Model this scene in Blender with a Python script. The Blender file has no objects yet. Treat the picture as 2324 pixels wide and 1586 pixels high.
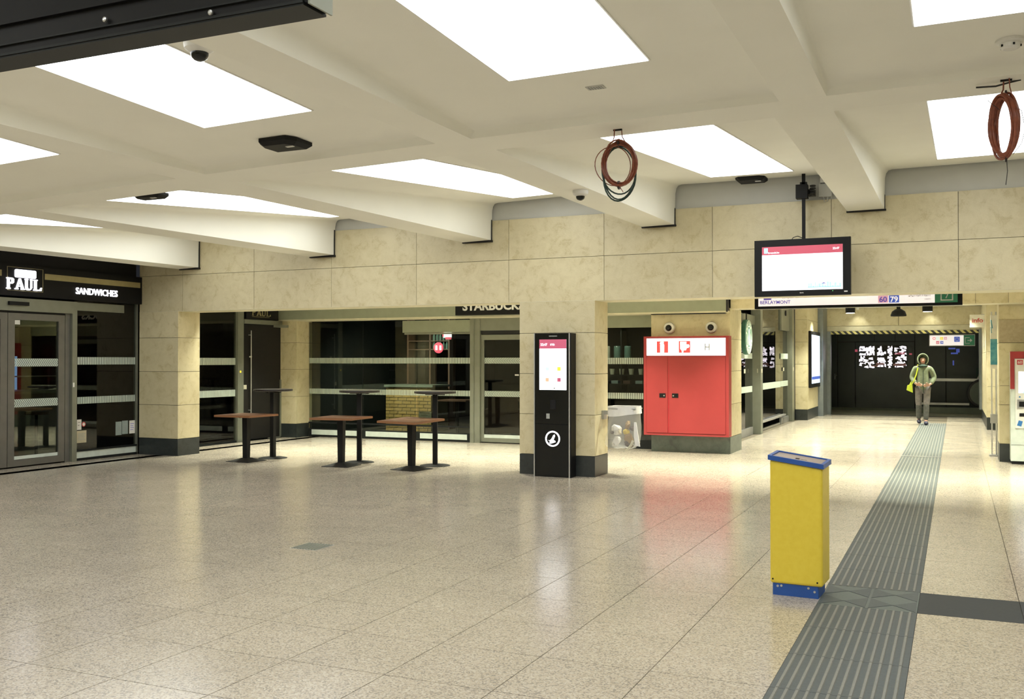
import bpy, bmesh, math, random
from math import sin, cos, pi, radians as R
from mathutils import Vector, Matrix, Euler
random.seed(7)
S = bpy.context.scene
COL = S.collection
# ------------------------------------------------------------------ camera
F_PX, CW = 2250.0, 2324.0
yaw, pitch, roll = R(24.132), R(0.637), R(0.0)
cam_d = bpy.data.cameras.new('camera'); cam = bpy.data.objects.new('camera', cam_d); COL.objects.link(cam)
cam_d.sensor_fit = 'HORIZONTAL'; cam_d.sensor_width = 36.0; cam_d.lens = F_PX/CW*36.0
cam_d.clip_start = .05; cam_d.clip_end = 200
cam.location = (0, 0, 1.6)
cam.rotation_euler = Euler((pi/2+pitch, roll, yaw), 'XYZ')
S.camera = cam
# ------------------------------------------------------------------ world and exposure
W = bpy.data.worlds.new('world'); S.world = W; W.use_nodes = True
W.node_tree.nodes['Background'].inputs[0].default_value = (.8, .85, 1, 1)
W.node_tree.nodes['Background'].inputs[1].default_value = .02
S.view_settings.view_transform = 'Standard'; S.view_settings.look = 'None'
S.view_settings.exposure = 0.0; S.view_settings.gamma = 1.0
S.view_settings.use_curve_mapping = False
PANEL_E = 4.0        # ceiling light panels
SPOT_W = 600.0       # downlights behind the stone beam
SPOT_C = (.98, 1.0, .82)
# ------------------------------------------------------------------ materials
M = {}
def mat(name, col, rough=.5, metal=0., emit=0., spec=.5, noise=None, bump=0., bscale=60., col2=None, nscale=8., rnd=0., alpha=None):
    m = bpy.data.materials.new(name); m.use_nodes = True; nt = m.node_tree; n = nt.nodes; l = nt.links
    b = n['Principled BSDF']; c4 = (*col, 1)
    b.inputs['Base Color'].default_value = c4; b.inputs['Roughness'].default_value = rough
    b.inputs['Metallic'].default_value = metal; b.inputs['Specular IOR Level'].default_value = spec
    if emit: b.inputs['Emission Color'].default_value = c4; b.inputs['Emission Strength'].default_value = emit
    geo = n.new('ShaderNodeNewGeometry')
    if col2 is None: col2 = tuple(x*.88 for x in col)
    if not emit:
        nz = n.new('ShaderNodeTexNoise'); nz.inputs['Scale'].default_value = nscale; nz.inputs['Detail'].default_value = 5
        l.new(geo.outputs['Position'], nz.inputs['Vector'])
        r = n.new('ShaderNodeValToRGB'); r.color_ramp.elements[0].position = .35; r.color_ramp.elements[1].position = .65
        r.color_ramp.elements[0].color = (*col2, 1); r.color_ramp.elements[1].color = c4
        l.new(nz.outputs['Fac'], r.inputs['Fac']); out = r.outputs['Color']
        if rnd:
            oi = n.new('ShaderNodeObjectInfo'); mr = n.new('ShaderNodeMapRange')
            mr.inputs['To Min'].default_value = 1-rnd; mr.inputs['To Max'].default_value = 1+rnd
            l.new(oi.outputs['Random'], mr.inputs['Value'])
            hs = n.new('ShaderNodeHueSaturation'); l.new(mr.outputs['Result'], hs.inputs['Value']); l.new(out, hs.inputs['Color']); out = hs.outputs['Color']
        l.new(out, b.inputs['Base Color'])
    if bump:
        n2 = n.new('ShaderNodeTexNoise'); n2.inputs['Scale'].default_value = bscale; n2.inputs['Detail'].default_value = 4
        l.new(geo.outputs['Position'], n2.inputs['Vector'])
        bp = n.new('ShaderNodeBump'); bp.inputs['Strength'].default_value = bump; bp.inputs['Distance'].default_value = .01
        l.new(n2.outputs['Fac'], bp.inputs['Height']); l.new(bp.outputs['Normal'], b.inputs['Normal'])
    M[name] = m; return m
def node_mat(name):
    m = bpy.data.materials.new(name); m.use_nodes = True; M[name] = m
    return m, m.node_tree.nodes, m.node_tree.links, m.node_tree.nodes['Principled BSDF']
# speckled terrazzo
def terrazzo(name, base, dark, light, rough=.2, scale=95):
    m, n, l, b = node_mat(name)
    geo = n.new('ShaderNodeNewGeometry')
    v = n.new('ShaderNodeTexVoronoi'); v.inputs['Scale'].default_value = scale; l.new(geo.outputs['Position'], v.inputs['Vector'])
    sep = n.new('ShaderNodeSeparateColor'); l.new(v.outputs['Color'], sep.inputs[0])
    r = n.new('ShaderNodeValToRGB'); e = r.color_ramp; e.interpolation = 'CONSTANT'
    e.elements[0].position = 0; e.elements[0].color = (*dark, 1)
    e.elements[1].position = .24; e.elements[1].color = (*base, 1)
    x = e.elements.new(.72); x.color = (*light, 1)
    l.new(sep.outputs[0], r.inputs['Fac'])
    nz = n.new('ShaderNodeTexNoise'); nz.inputs['Scale'].default_value = 2.2; nz.inputs['Detail'].default_value = 6
    l.new(geo.outputs['Position'], nz.inputs['Vector'])
    oi = n.new('ShaderNodeObjectInfo')
    ad = n.new('ShaderNodeMath'); ad.operation = 'MULTIPLY_ADD'; l.new(nz.outputs['Fac'], ad.inputs[0]); ad.inputs[1].default_value = .22; ad.inputs[2].default_value = .86
    a2 = n.new('ShaderNodeMath'); a2.operation = 'MULTIPLY_ADD'; l.new(oi.outputs['Random'], a2.inputs[0]); a2.inputs[1].default_value = .045; l.new(ad.outputs[0], a2.inputs[2])
    hs = n.new('ShaderNodeHueSaturation'); l.new(r.outputs['Color'], hs.inputs['Color']); l.new(a2.outputs[0], hs.inputs['Value'])
    l.new(hs.outputs['Color'], b.inputs['Base Color'])
    mr = n.new('ShaderNodeMapRange'); l.new(nz.outputs['Fac'], mr.inputs['Value']); mr.inputs['To Min'].default_value = rough*.8; mr.inputs['To Max'].default_value = rough*1.25
    l.new(mr.outputs['Result'], b.inputs['Roughness']); b.inputs['Specular IOR Level'].default_value = .5
    return m
terrazzo('terrazzo', (.43, .372, .29), (.27, .235, .20), (.505, .45, .365), .17, 115)
terrazzo('terrazzo_dark', (.075, .08, .08), (.05, .055, .06), (.11, .115, .115), .35, 120)
# marbled limestone
def limestone(name, a, b_, c, rough=.42):
    m, n, l, b = node_mat(name)
    geo = n.new('ShaderNodeNewGeometry'); oi = n.new('ShaderNodeObjectInfo')
    off = n.new('ShaderNodeVectorMath'); off.operation = 'SCALE'; off.inputs['Scale'].default_value = 9
    cb = n.new('ShaderNodeCombineXYZ'); l.new(oi.outputs['Random'], cb.inputs[0]); l.new(oi.outputs['Random'], cb.inputs[2]); l.new(cb.outputs[0], off.inputs[0])
    add = n.new('ShaderNodeVectorMath'); l.new(geo.outputs['Position'], add.inputs[0]); l.new(off.outputs[0], add.inputs[1])
    n1 = n.new('ShaderNodeTexNoise'); n1.inputs['Scale'].default_value = 7.5; n1.inputs['Detail'].default_value = 10; n1.inputs['Distortion'].default_value = .8
    l.new(add.outputs[0], n1.inputs['Vector'])
    n2 = n.new('ShaderNodeTexNoise'); n2.inputs['Scale'].default_value = 70; n2.inputs['Detail'].default_value = 3; l.new(add.outputs[0], n2.inputs['Vector'])
    mx = n.new('ShaderNodeMath'); mx.operation = 'MULTIPLY_ADD'; l.new(n2.outputs['Fac'], mx.inputs[0]); mx.inputs[1].default_value = .35
    l.new(n1.outputs['Fac'], mx.inputs[2])
    r = n.new('ShaderNodeValToRGB'); e = r.color_ramp
    e.elements[0].position = .48; e.elements[0].color = (*c, 1); e.elements[1].position = .82; e.elements[1].color = (*a, 1)
    x = e.elements.new(.60); x.color = (*b_, 1)
    l.new(mx.outputs[0], r.inputs['Fac'])
    mr = n.new('ShaderNodeMapRange'); mr.inputs['To Min'].default_value = .94; mr.inputs['To Max'].default_value = 1.05; l.new(oi.outputs['Random'], mr.inputs['Value'])
    hs = n.new('ShaderNodeHueSaturation'); l.new(r.outputs['Color'], hs.inputs['Color']); l.new(mr.outputs['Result'], hs.inputs['Value'])
    l.new(hs.outputs['Color'], b.inputs['Base Color']); b.inputs['Roughness'].default_value = rough
    bp = n.new('ShaderNodeBump'); bp.inputs['Strength'].default_value = .12; bp.inputs['Distance'].default_value = .01; l.new(n2.outputs['Fac'], bp.inputs['Height']); l.new(bp.outputs['Normal'], b.inputs['Normal'])
limestone('limestone', (.63, .56, .365), (.585, .515, .325), (.51, .435, .25))
limestone('plinth_stone', (.030, .036, .036), (.024, .029, .029), (.018, .022, .022), .35)
limestone('plinth_green', (.13, .16, .14), (.10, .13, .11), (.08, .10, .09), .35)
mat('plaster', (.915, .905, .82), .85, spec=.2, col2=(.89, .88, .795), nscale=1.5, bump=.12, bscale=180)
mat('plaster_grey', (.58, .58, .54), .8, col2=(.54, .54, .50), nscale=2, bump=.1)
mat('joint', (.12, .10, .07), .9)
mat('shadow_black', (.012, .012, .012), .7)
mat('black_paint', (.005, .005, .006), .5, spec=.25)
mat('black_gloss', (.006, .007, .007), .12, spec=.4)
mat('black_satin', (.004, .004, .005), .5, spec=.2)
mat('dark_metal', (.014, .016, .016), .5, .2, spec=.3)
mat('black_iron', (.007, .007, .007), .6, spec=.25)
mat('anodised', (.27, .28, .23), .42, .55, col2=(.25, .26, .21))
mat('anodised_brown', (.19, .185, .165), .42, .5)
mat('green_grey_panel', (.30, .32, .235), .5, .15, col2=(.28, .30, .22))
mat('soffit_paint', (.62, .58, .42), .7)
mat('silver', (.62, .63, .63), .3, .8)
mat('steel', (.45, .46, .47), .35, .8)
mat('white_plastic', (.80, .79, .74), .4)
mat('white_paint', (.80, .79, .74), .5)
mat('frosted', (.46, .53, .47), .6, col2=(.43, .50, .44))
mat('kick_plate', (.62, .68, .62), .5)
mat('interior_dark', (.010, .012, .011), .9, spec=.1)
mat('interior_floor', (.035, .034, .028), .4, spec=.3)
mat('door_dark', (.014, .013, .012), .55, spec=.25)
mat('gold', (.40, .34, .16), .5)
mat('dim_gold', (.30, .26, .13), .5)
mat('red_enamel', (.36, .040, .042), .45, col2=(.335, .036, .038), nscale=3, spec=.4)
mat('red_dark', (.40, .02, .03), .4)
mat('yellow_enamel', (.80, .62, .06), .4, col2=(.77, .585, .05), nscale=30)
mat('blue_enamel', (.02, .09, .36), .4)
mat('cyan_poster', (.03, .22, .33), .5, col2=(.10, .33, .40), nscale=14)
mat('wood_top', (.17, .075, .035), .3, col2=(.10, .038, .02), nscale=14)
mat('wood_edge', (.26, .12, .055), .35)
mat('wood_dark', (.018, .012, .010), .4, spec=.3, col2=(.012, .009, .008))
mat('brick_yellow', (.34, .22, .07), .8, col2=(.28, .18, .055), nscale=20, rnd=.12)
mat('mortar', (.16, .14, .09), .9)
mat('cream', (.55, .52, .40), .6)
mat('teal_glass', (.12, .20, .17), .3)
mat('brown_wood', (.10, .05, .03), .5)
mat('leather', (.10, .05, .04), .5)
mat('copper_cable', (.27, .075, .035), .45, col2=(.20, .05, .025), nscale=40)
mat('green_cable', (.02, .05, .04), .45)
mat('cable_tie', (.02, .01, .01), .5)
mat('paper', (.75, .73, .66), .7)
mat('paper_grey', (.30, .36, .34), .7)
mat('paper_cream', (.55, .48, .32), .7)
mat('brown_paper', (.26, .16, .06), .8)
mat('yellow_wrap', (.62, .45, .03), .6)
mat('dark_wrap', (.05, .03, .03), .6)
mat('white_wrap', (.75, .74, .72), .6)
mat('tactile_dark', (.085, .098, .098), .55, spec=.35, col2=(.072, .085, .085), nscale=40)
mat('tactile_rib', (.20, .20, .175), .5, col2=(.17, .175, .155), nscale=50)
mat('tactile_mid', (.10, .125, .115), .5, nscale=60)
mat('slate', (.030, .035, .039), .55, spec=.3, col2=(.025, .030, .034), nscale=30)
mat('granite_worktop', (.40, .31, .23), .35, col2=(.28, .22, .18), nscale=120)
mat('skin', (.55, .32, .24), .5)
mat('hair', (.02, .015, .012), .6)
mat('coat_green', (.20, .235, .15), .85, col2=(.155, .185, .115), nscale=18, bump=.3, bscale=30)
mat('coat_dark', (.03, .06, .045), .8)
mat('trouser', (.20, .18, .175), .8, col2=(.13, .125, .125), nscale=14)
mat('trouser_dark', (.10, .10, .095), .8, col2=(.06, .065, .06), nscale=16)
mat('shoe', (.02, .02, .05), .5)
mat('lime', (.55, .66, .04), .5)
mat('coat_pale', (.50, .45, .38), .8)
mat('rubber', (.012, .012, .012), .5)
mat('wall_slab', (.028, .04, .038), .35, col2=(.02, .03, .03), nscale=2)
mat('wall_green', (.12, .14, .11), .5)
mat('shutter_metal', (.24, .27, .29), .4, .5)
mat('hazard_yellow', (.50, .44, .12), .6)
mat('door_leaf_glass', (.05, .07, .055), .15)
# lit things
mat('panel_light', (.955, .99, 1.0), emit=PANEL_E)
mat('lamp_face', (1.0, .97, .84), emit=9)
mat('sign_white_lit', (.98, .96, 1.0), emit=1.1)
mat('letters_lit', (.95, .94, 1.0), emit=2.2)
mat('screen_white', (.90, .94, 1.0), emit=1.15)
mat('screen_red', (.44, .07, .11), emit=.75)
mat('screen_pink', (.42, .08, .14), emit=.75)
mat('screen_cyan', (.38, .78, .92), emit=.9)
mat('screen_pale', (.55, .64, .70), emit=.9)
mat('screen_yellow', (.75, .65, .05), emit=.8)
mat('screen_green', (.50, .72, .62), emit=.85)
mat('screen_orange', (.70, .38, .25), emit=.8)
mat('screen_teal', (.15, .45, .50), emit=.8)
mat('sign_red_lit', (.72, .07, .07), emit=.6)
mat('sign_band_lit', (.80, .74, .72), emit=.85)
mat('sign_green_lit', (.02, .11, .05), emit=.55)
mat('sign_violet', (.10, .07, .35), emit=.6)
mat('sign_blue', (.05, .10, .45), emit=.6)
mat('sign_pink', (.65, .35, .42), emit=.6)
mat('sign_yellow', (.75, .60, .05), emit=.8)
mat('sign_text', (.20, .19, .17), emit=.4)
mat('sign_text_red', (.55, .10, .15), emit=.5)
mat('poster_lit', (.62, .78, 1.0), emit=1.1)
mat('neon_white', (.95, .88, .95), emit=1.3)
mat('neon_brown', (.20, .10, .08), emit=.5)
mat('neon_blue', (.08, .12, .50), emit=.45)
mat('tube_blue', (.25, .50, .95), emit=.8)
mat('reflection_red', (.5, .03, .08), emit=.6)
mat('green_led', (.2, .9, .3), emit=1)
mat('white_print', (.8, .8, .78), .6)
mat('red_print', (.55, .05, .06), .5)
mat('blue_print', (.03, .17, .45), .5)
mat('green_print', (.02, .16, .08), .5)
mat('siren_green', (.03, .14, .09), .4)
mat('siren_white', (.62, .68, .58), .4)
mat('exit_green', (.03, .16, .08), .5)
# sheet glass: see-through with a real reflection
def glass(name, tint, refl=1.0, rough=.0):
    m, n, l, b = node_mat(name); out = n['Material Output']
    t = n.new('ShaderNodeBsdfTransparent'); t.inputs[0].default_value = (*tint, 1)
    g = n.new('ShaderNodeBsdfGlossy'); g.inputs['Roughness'].default_value = rough; g.inputs[0].default_value = (refl, refl, refl, 1)
    f = n.new('ShaderNodeFresnel'); f.inputs[0].default_value = 1.5
    mx = n.new('ShaderNodeMixShader'); l.new(f.outputs[0], mx.inputs[0]); l.new(t.outputs[0], mx.inputs[1]); l.new(g.outputs[0], mx.inputs[2])
    l.new(mx.outputs[0], out.inputs[0]); n.remove(b)
glass('glass', (.68, .72, .67), .9)
glass('glass_dark', (.35, .42, .40), .9)
m, n, l, b = node_mat('bag_film'); out = n['Material Output']
b.inputs['Base Color'].default_value = (.78, .77, .74, 1); b.inputs['Roughness'].default_value = .3
t = n.new('ShaderNodeBsdfTransparent'); mx = n.new('ShaderNodeMixShader'); mx.inputs[0].default_value = .24
l.new(t.outputs[0], mx.inputs[1]); l.new(b.outputs[0], mx.inputs[2]); l.new(mx.outputs[0], out.inputs[0])
# frosted warning bands on glass: bars or chevrons cut out of the film
def band_mat(name, axis, chevron, pitch=.035, slant=0.6):
    m, n, l, b = node_mat(name); out = n['Material Output']
    tc = n.new('ShaderNodeTexCoord'); sp = n.new('ShaderNodeSeparateXYZ'); l.new(tc.outputs['Object'], sp.inputs[0])
    a = sp.outputs[axis]
    if chevron:
        ab = n.new('ShaderNodeMath'); ab.operation = 'ABSOLUTE'; l.new(sp.outputs[2], ab.inputs[0])
        ma = n.new('ShaderNodeMath'); ma.operation = 'MULTIPLY_ADD'; l.new(ab.outputs[0], ma.inputs[0]); ma.inputs[1].default_value = slant; l.new(a, ma.inputs[2]); a = ma.outputs[0]
    dv = n.new('ShaderNodeMath'); dv.operation = 'DIVIDE'; l.new(a, dv.inputs[0]); dv.inputs[1].default_value = pitch
    fr = n.new('ShaderNodeMath'); fr.operation = 'FRACT'; l.new(dv.outputs[0], fr.inputs[0])
    gt = n.new('ShaderNodeMath'); gt.operation = 'GREATER_THAN'; l.new(fr.outputs[0], gt.inputs[0]); gt.inputs[1].default_value = .30
    t = n.new('ShaderNodeBsdfTransparent'); mx = n.new('ShaderNodeMixShader')
    b.inputs['Base Color'].default_value = (.50, .57, .50, 1); b.inputs['Roughness'].default_value = .7
    l.new(gt.outputs[0], mx.inputs[0]); l.new(t.outputs[0], mx.inputs[1]); l.new(b.outputs[0], mx.inputs[2]); l.new(mx.outputs[0], out.inputs[0])
band_mat('bars_x', 0, False); band_mat('bars_y', 1, False)
band_mat('chev_x', 0, True, .036, .8); band_mat('chev_y', 1, True, .036, .8)
# hazard tape on the shutter bottom
m, n, l, b = node_mat('hazard')
tc = n.new('ShaderNodeNewGeometry'); sp = n.new('ShaderNodeSeparateXYZ'); l.new(tc.outputs['Position'], sp.inputs[0])
ad = n.new('ShaderNodeMath'); ad.operation = 'ADD'; l.new(sp.outputs[0], ad.inputs[0]); l.new(sp.outputs[2], ad.inputs[1])
dv = n.new('ShaderNodeMath'); dv.operation = 'DIVIDE'; l.new(ad.outputs[0], dv.inputs[0]); dv.inputs[1].default_value = .17
fr = n.new('ShaderNodeMath'); fr.operation = 'FRACT'; l.new(dv.outputs[0], fr.inputs[0])
gt = n.new('ShaderNodeMath'); gt.operation = 'GREATER_THAN'; l.new(fr.outputs[0], gt.inputs[0]); gt.inputs[1].default_value = .5
mx = n.new('ShaderNodeMix'); mx.data_type = 'RGBA'; l.new(gt.outputs[0], mx.inputs[0]); mx.inputs[6].default_value = (.62, .56, .22, 1); mx.inputs[7].default_value = (.03, .03, .03, 1)
l.new(mx.outputs[2], b.inputs['Base Color'])
# ------------------------------------------------------------------ builders
WL = {}     # world position of every object made here
def _link(o, parent, loc):
    COL.objects.link(o)
    if parent is not None:
        o.parent = parent; o.location = Vector(loc)-WL[parent.name]
    else: o.location = loc
    WL[o.name] = Vector(loc); return o
def tag(o, label=None, cat=None, group=None, kind=None):
    if label: o['label'] = label
    if cat: o['category'] = cat
    if group: o['group'] = group
    if kind: o['kind'] = kind
    return o
def thing(name, label, cat, loc, group=None, kind=None, parent=None):
    o = bpy.data.objects.new(name, None); o.empty_display_size = .1
    _link(o, parent, loc); return tag(o, label, cat, group, kind)
AX = {'S': (Vector((1, 0, 0)), Vector((0, 0, 1)), Vector((0, -1, 0))),
      'E': (Vector((0, 1, 0)), Vector((0, 0, 1)), Vector((1, 0, 0))),
      'W': (Vector((0, -1, 0)), Vector((0, 0, 1)), Vector((-1, 0, 0))),
      'U': (Vector((1, 0, 0)), Vector((0, 1, 0)), Vector((0, 0, 1)))}
class MB:
    def __init__(s): s.v = []; s.f = []
    def add(s, vs, fs):
        k = len(s.v); s.v += [Vector(p) for p in vs]; s.f += [tuple(i+k for i in f) for f in fs]; return s
    def box(s, x0, x1, y0, y1, z0, z1):
        return s.add([(x0,y0,z0),(x1,y0,z0),(x1,y1,z0),(x0,y1,z0),(x0,y0,z1),(x1,y0,z1),(x1,y1,z1),(x0,y1,z1)],
                     [(3,2,1,0),(4,5,6,7),(0,1,5,4),(1,2,6,5),(2,3,7,6),(3,0,4,7)])
    def hexa(s, b, t):   # four bottom and four top points
        return s.add(list(b)+list(t), [(3,2,1,0),(4,5,6,7),(0,1,5,4),(1,2,6,5),(2,3,7,6),(3,0,4,7)])
    def bev(s, x0, x1, y0, y1, z0, z1, r=.01, seg=3):   # box with rounded vertical edges
        p = []
        for cx, cy, a0 in ((x1-r, y1-r, 0), (x0+r, y1-r, pi/2), (x0+r, y0+r, pi), (x1-r, y0+r, 1.5*pi)):
            for i in range(seg+1): a = a0+pi/2*i/seg; p.append((cx+r*cos(a), cy+r*sin(a)))
        n = len(p)
        return s.add([(x, y, z0) for x, y in p]+[(x, y, z1) for x, y in p],
                     [tuple(range(n-1, -1, -1)), tuple(range(n, 2*n))]+[(i, (i+1) % n, (i+1) % n+n, i+n) for i in range(n)])
    def lathe(s, c, prof, n=20, axis='z', a0=0., a1=2*pi):
        full = abs(a1-a0-2*pi) < 1e-6; m = n if full else n+1; vs = []
        for r_, h in prof:
            for i in range(m):
                a = a0+(a1-a0)*i/n; p = Vector((r_*cos(a), r_*sin(a), h))
                if axis == 'y': p = Vector((p.x, -p.z, p.y))     # out towards -Y
                if axis == 'x': p = Vector((p.z, p.x, p.y))
                vs.append(Vector(c)+p)
        fs = []
        for j in range(len(prof)-1):
            for i in range(n):
                a, b_ = j*m+i, j*m+(i+1) % m
                fs.append((a, b_, b_+m, a+m))
        if full:
            fs.append(tuple(range(m-1, -1, -1))); k = (len(prof)-1)*m; fs.append(tuple(range(k, k+m)))
        return s.add(vs, fs)
    def cyl(s, c, r, h, n=16, axis='z'): return s.lathe(c, [(r, 0), (r, h)], n, axis)
    def tube(s, pts, r, n=6, closed=False):
        pts = [Vector(p) for p in pts]; N = len(pts); vs = []; up = Vector((.13, .21, .97))
        for i, p in enumerate(pts):
            if closed: t = pts[(i+1) % N]-pts[i-1]
            else: t = pts[min(i+1, N-1)]-pts[max(i-1, 0)]
            t.normalize(); a = t.cross(up)
            if a.length < .05: a = t.cross(Vector((1, 0, 0)))
            a.normalize(); b_ = t.cross(a)
            rr = r[i] if isinstance(r, (list, tuple)) else r
            for k in range(n): vs.append(p+rr*(cos(2*pi*k/n)*a+sin(2*pi*k/n)*b_))
        fs = [(i*n+k, i*n+(k+1) % n, ((i+1) % N)*n+(k+1) % n, ((i+1) % N)*n+k) for i in range(N if closed else N-1) for k in range(n)]
        if not closed: fs += [tuple(range(n-1, -1, -1)), tuple(range((N-1)*n, N*n))]
        return s.add(vs, fs)
    def plate(s, poly, o, face='S', d=.004):    # flat shape standing d proud of the plane through o
        u, v, w = AX[face]; o = Vector(o); n = len(poly)
        a = [o+u*x+v*y for x, y in poly]; b_ = [p+w*d for p in a]
        return s.add(a+b_, [tuple(range(n-1, -1, -1)), tuple(range(n, 2*n))]+[(i, (i+1) % n, (i+1) % n+n, i+n) for i in range(n)])
    def rect(s, x0, x1, y0, y1, o, face='S', d=.004): return s.plate([(x0,y0),(x1,y0),(x1,y1),(x0,y1)], o, face, d)
    def ring(s, r0, r1, c, face='S', d=.006, n=32):
        u, v, w = AX[face]; c = Vector(c); vs = []
        for i in range(n):
            a = 2*pi*i/n; e = u*cos(a)+v*sin(a)
            vs += [c+e*r0, c+e*r1, c+e*r0+w*d, c+e*r1+w*d]
        fs = []
        for i in range(n):
            a, b_ = 4*i, 4*((i+1) % n)
            fs += [(a+2, a+3, b_+3, b_+2), (a+1, b_+1, b_+3, a+3), (a, a+2, b_+2, b_)]
        return s.add(vs, fs)
    def build(s, name, m, parent=None, org=None, smooth=False, rotz=0., local=False):
        if org is None:
            if local: org = (0, 0, 0)
            elif parent is not None and not name in ('frosted_band',): org = WL[parent.name]
            else:
                lo = Vector([min(p[i] for p in s.v) for i in range(3)]); hi = Vector([max(p[i] for p in s.v) for i in range(3)])
                org = Vector(((lo.x+hi.x)/2, (lo.y+hi.y)/2, (lo.z+hi.z)/2 if name == 'frosted_band' else lo.z))
        org = Vector(org); me = bpy.data.meshes.new(name)
        me.from_pydata([tuple(p-org) if not local else tuple(p) for p in s.v], [], s.f); me.validate()
        me.materials.append(M[m] if isinstance(m, str) else m)
        bm = bmesh.new(); bm.from_mesh(me); bmesh.ops.recalc_face_normals(bm, faces=bm.faces); bm.to_mesh(me); bm.free()
        if smooth:
            me.polygons.foreach_set('use_smooth', [True]*len(me.polygons))
            try: me.set_sharp_from_angle(angle=R(40))
            except Exception: pass
        o = bpy.data.objects.new(name, me)
        if local and parent is not None: COL.objects.link(o); o.parent = parent; WL[o.name] = WL[parent.name].copy(); return o
        _link(o, parent, org); return o
def copy_tree(o, loc=None, rz=None, parent=None):
    c = o.copy(); COL.objects.link(c)
    for k in list(c.keys()): pass
    if parent is not None: c.parent = parent
    if loc is not None: c.location = loc; WL[c.name] = Vector(loc)
    if rz is not None: c.rotation_euler.z = rz
    for ch in list(o.children): copy_tree(ch, parent=c)
    return c
def text(body, size, m, parent, loc, face='S', name='lettering', ext=.003, fat=0., sx=1., align='LEFT'):
    cu = bpy.data.curves.new(name, 'FONT'); cu.body = body; cu.size = size; cu.extrude = ext; cu.offset = fat; cu.resolution_u = 3; cu.align_x = align
    t = bpy.data.objects.new('tmp', cu); COL.objects.link(t)
    dg = bpy.context.evaluated_depsgraph_get(); me = bpy.data.meshes.new_from_object(t.evaluated_get(dg))
    bpy.data.objects.remove(t)
    u, v, w = AX[face]
    for vv in me.vertices: p = vv.co; vv.co = u*p.x*sx+v*p.y+w*p.z
    me.materials.clear(); me.materials.append(M[m]); o = bpy.data.objects.new(name, me)
    return _link(o, parent, loc)
def interp(x, xs, ys):
    if x <= xs[0]: return ys[0]+(x-xs[0])*(ys[1]-ys[0])/(xs[1]-xs[0])
    for i in range(len(xs)-1):
        if x <= xs[i+1]: return ys[i]+(x-xs[i])*(ys[i+1]-ys[i])/(xs[i+1]-xs[i])
    return ys[-1]
# levels and planes of the hall
YW, XL, YS, XC = 12.88, -12.80, 17.38, -4.05       # beam wall, left shopfront, far shopfront, passage side
# ================================================================== SETTING
# ---- floor: sub-base, granite tiles, tactile path
T = .608; X0 = -.842
floor = thing('floor', 'speckled beige granite tile floor of the station hall', 'floor', (0, 8, 0), kind='structure')
MB().box(-13, 6, -5.2, 36.5, -.12, -.006).build('subfloor', 'joint', floor)
MB().box(-13.2, -12.8, 13.4, 17.4, -.12, -.003).build('threshold_slab', 'interior_floor', floor)
g = .0025
tile = MB().add([(g,g,0),(T-g,g,0),(T-g,T-g,0),(g,T-g,0),(g,g,-.006),(T-g,g,-.006),(T-g,T-g,-.006),(g,T-g,-.006)], [(0,1,2,3),(4,5,1,0),(5,6,2,1),(6,7,3,2),(7,4,0,3)])
cyaw, syaw = cos(yaw), sin(yaw)
def inview(x, y, m=1.25):
    d = -x*syaw+y*cyaw; r_ = x*cyaw+y*syaw
    return d > .8 and abs(r_)/d < 1162/F_PX*m+.02
cells = []
YJ0 = 7.40
for i in range(-20, 12):
    for j in range(-21, 48):
        x, y = X0+i*T, YJ0+j*T
        if x+T < -12.85 or x > 6: continue
        if i == 0: continue                        # tactile path runs here
        if i > 0 and j == -1: continue             # dark cross band
        if x < -12.8+.0 : x = -12.8 if x+T > -12.75 else x
        cells.append((x, y, i))
vis = [c for c in cells if inview(c[0]+T/2, c[1]+T/2) and 3.3 < c[1] < 13.5]
vis.sort(key=lambda c: c[0]**2+c[1]**2); near = vis[:300]; ns = set(near)
tm = None
for x, y, i in near:
    if tm is None:
        o = tile.build('tile', 'terrazzo', floor, org=(0, 0, 0)); tm = o.data; o.location = Vector((x, y, 0))-WL['floor']
    else:
        o = bpy.data.objects.new('tile', tm); COL.objects.link(o); o.parent = floor; o.location = Vector((x, y, 0))-WL['floor']
rest = MB()
for c in cells:
    if c in ns: continue
    x, y, i = c
    if y > 30.6 or (x+T/2 < XC-.1 and y > YS): continue
    rest.add([(x+p.x, y+p.y, p.z) for p in tile.v], tile.f)
tag(rest.build('far_tiles', 'terrazzo', floor), kind='stuff')
# tactile path
def tactile_mesh():
    b_ = MB().box(0, T, .002, T-.002, -.006, .001); return b_
tb = tactile_mesh(); ribs = MB()
for k in range(12):
    x = .025+k*(T-.05)/11.5
    ribs.hexa([(x, .004, .001), (x+.020, .004, .001), (x+.020, T-.004, .001), (x, T-.004, .001)], [(x+.004, .006, .006), (x+.016, .006, .006), (x+.016, T-.006, .006), (x+.004, T-.006, .006)])
base_m = rib_m = None
for j in range(-14, 33):
    if j == -1: continue
    y = YJ0+j*T
    if y > 27.2: break
    if base_m is None:
        o = tb.build('tactile_tile', 'tactile_dark', floor, org=(0, 0, 0)); base_m = o.data; r_ = ribs.build('ribs', 'tactile_rib', o, org=(0, 0, 0)); rib_m = r_.data
    else:
        o = bpy.data.objects.new('tactile_tile', base_m); COL.objects.link(o); o.parent = floor
        r_ = bpy.data.objects.new('ribs', rib_m); COL.objects.link(r_); r_.parent = o
    o.location = Vector((X0, y, 0))-WL['floor']; r_.location = (0, 0, 0)
yj = YJ0-T
o = MB().box(X0, X0+T, yj+.002, yj+T-.002, -.006, .001).build('junction_tile', 'tactile_mid', floor)
dm = MB()
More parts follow.
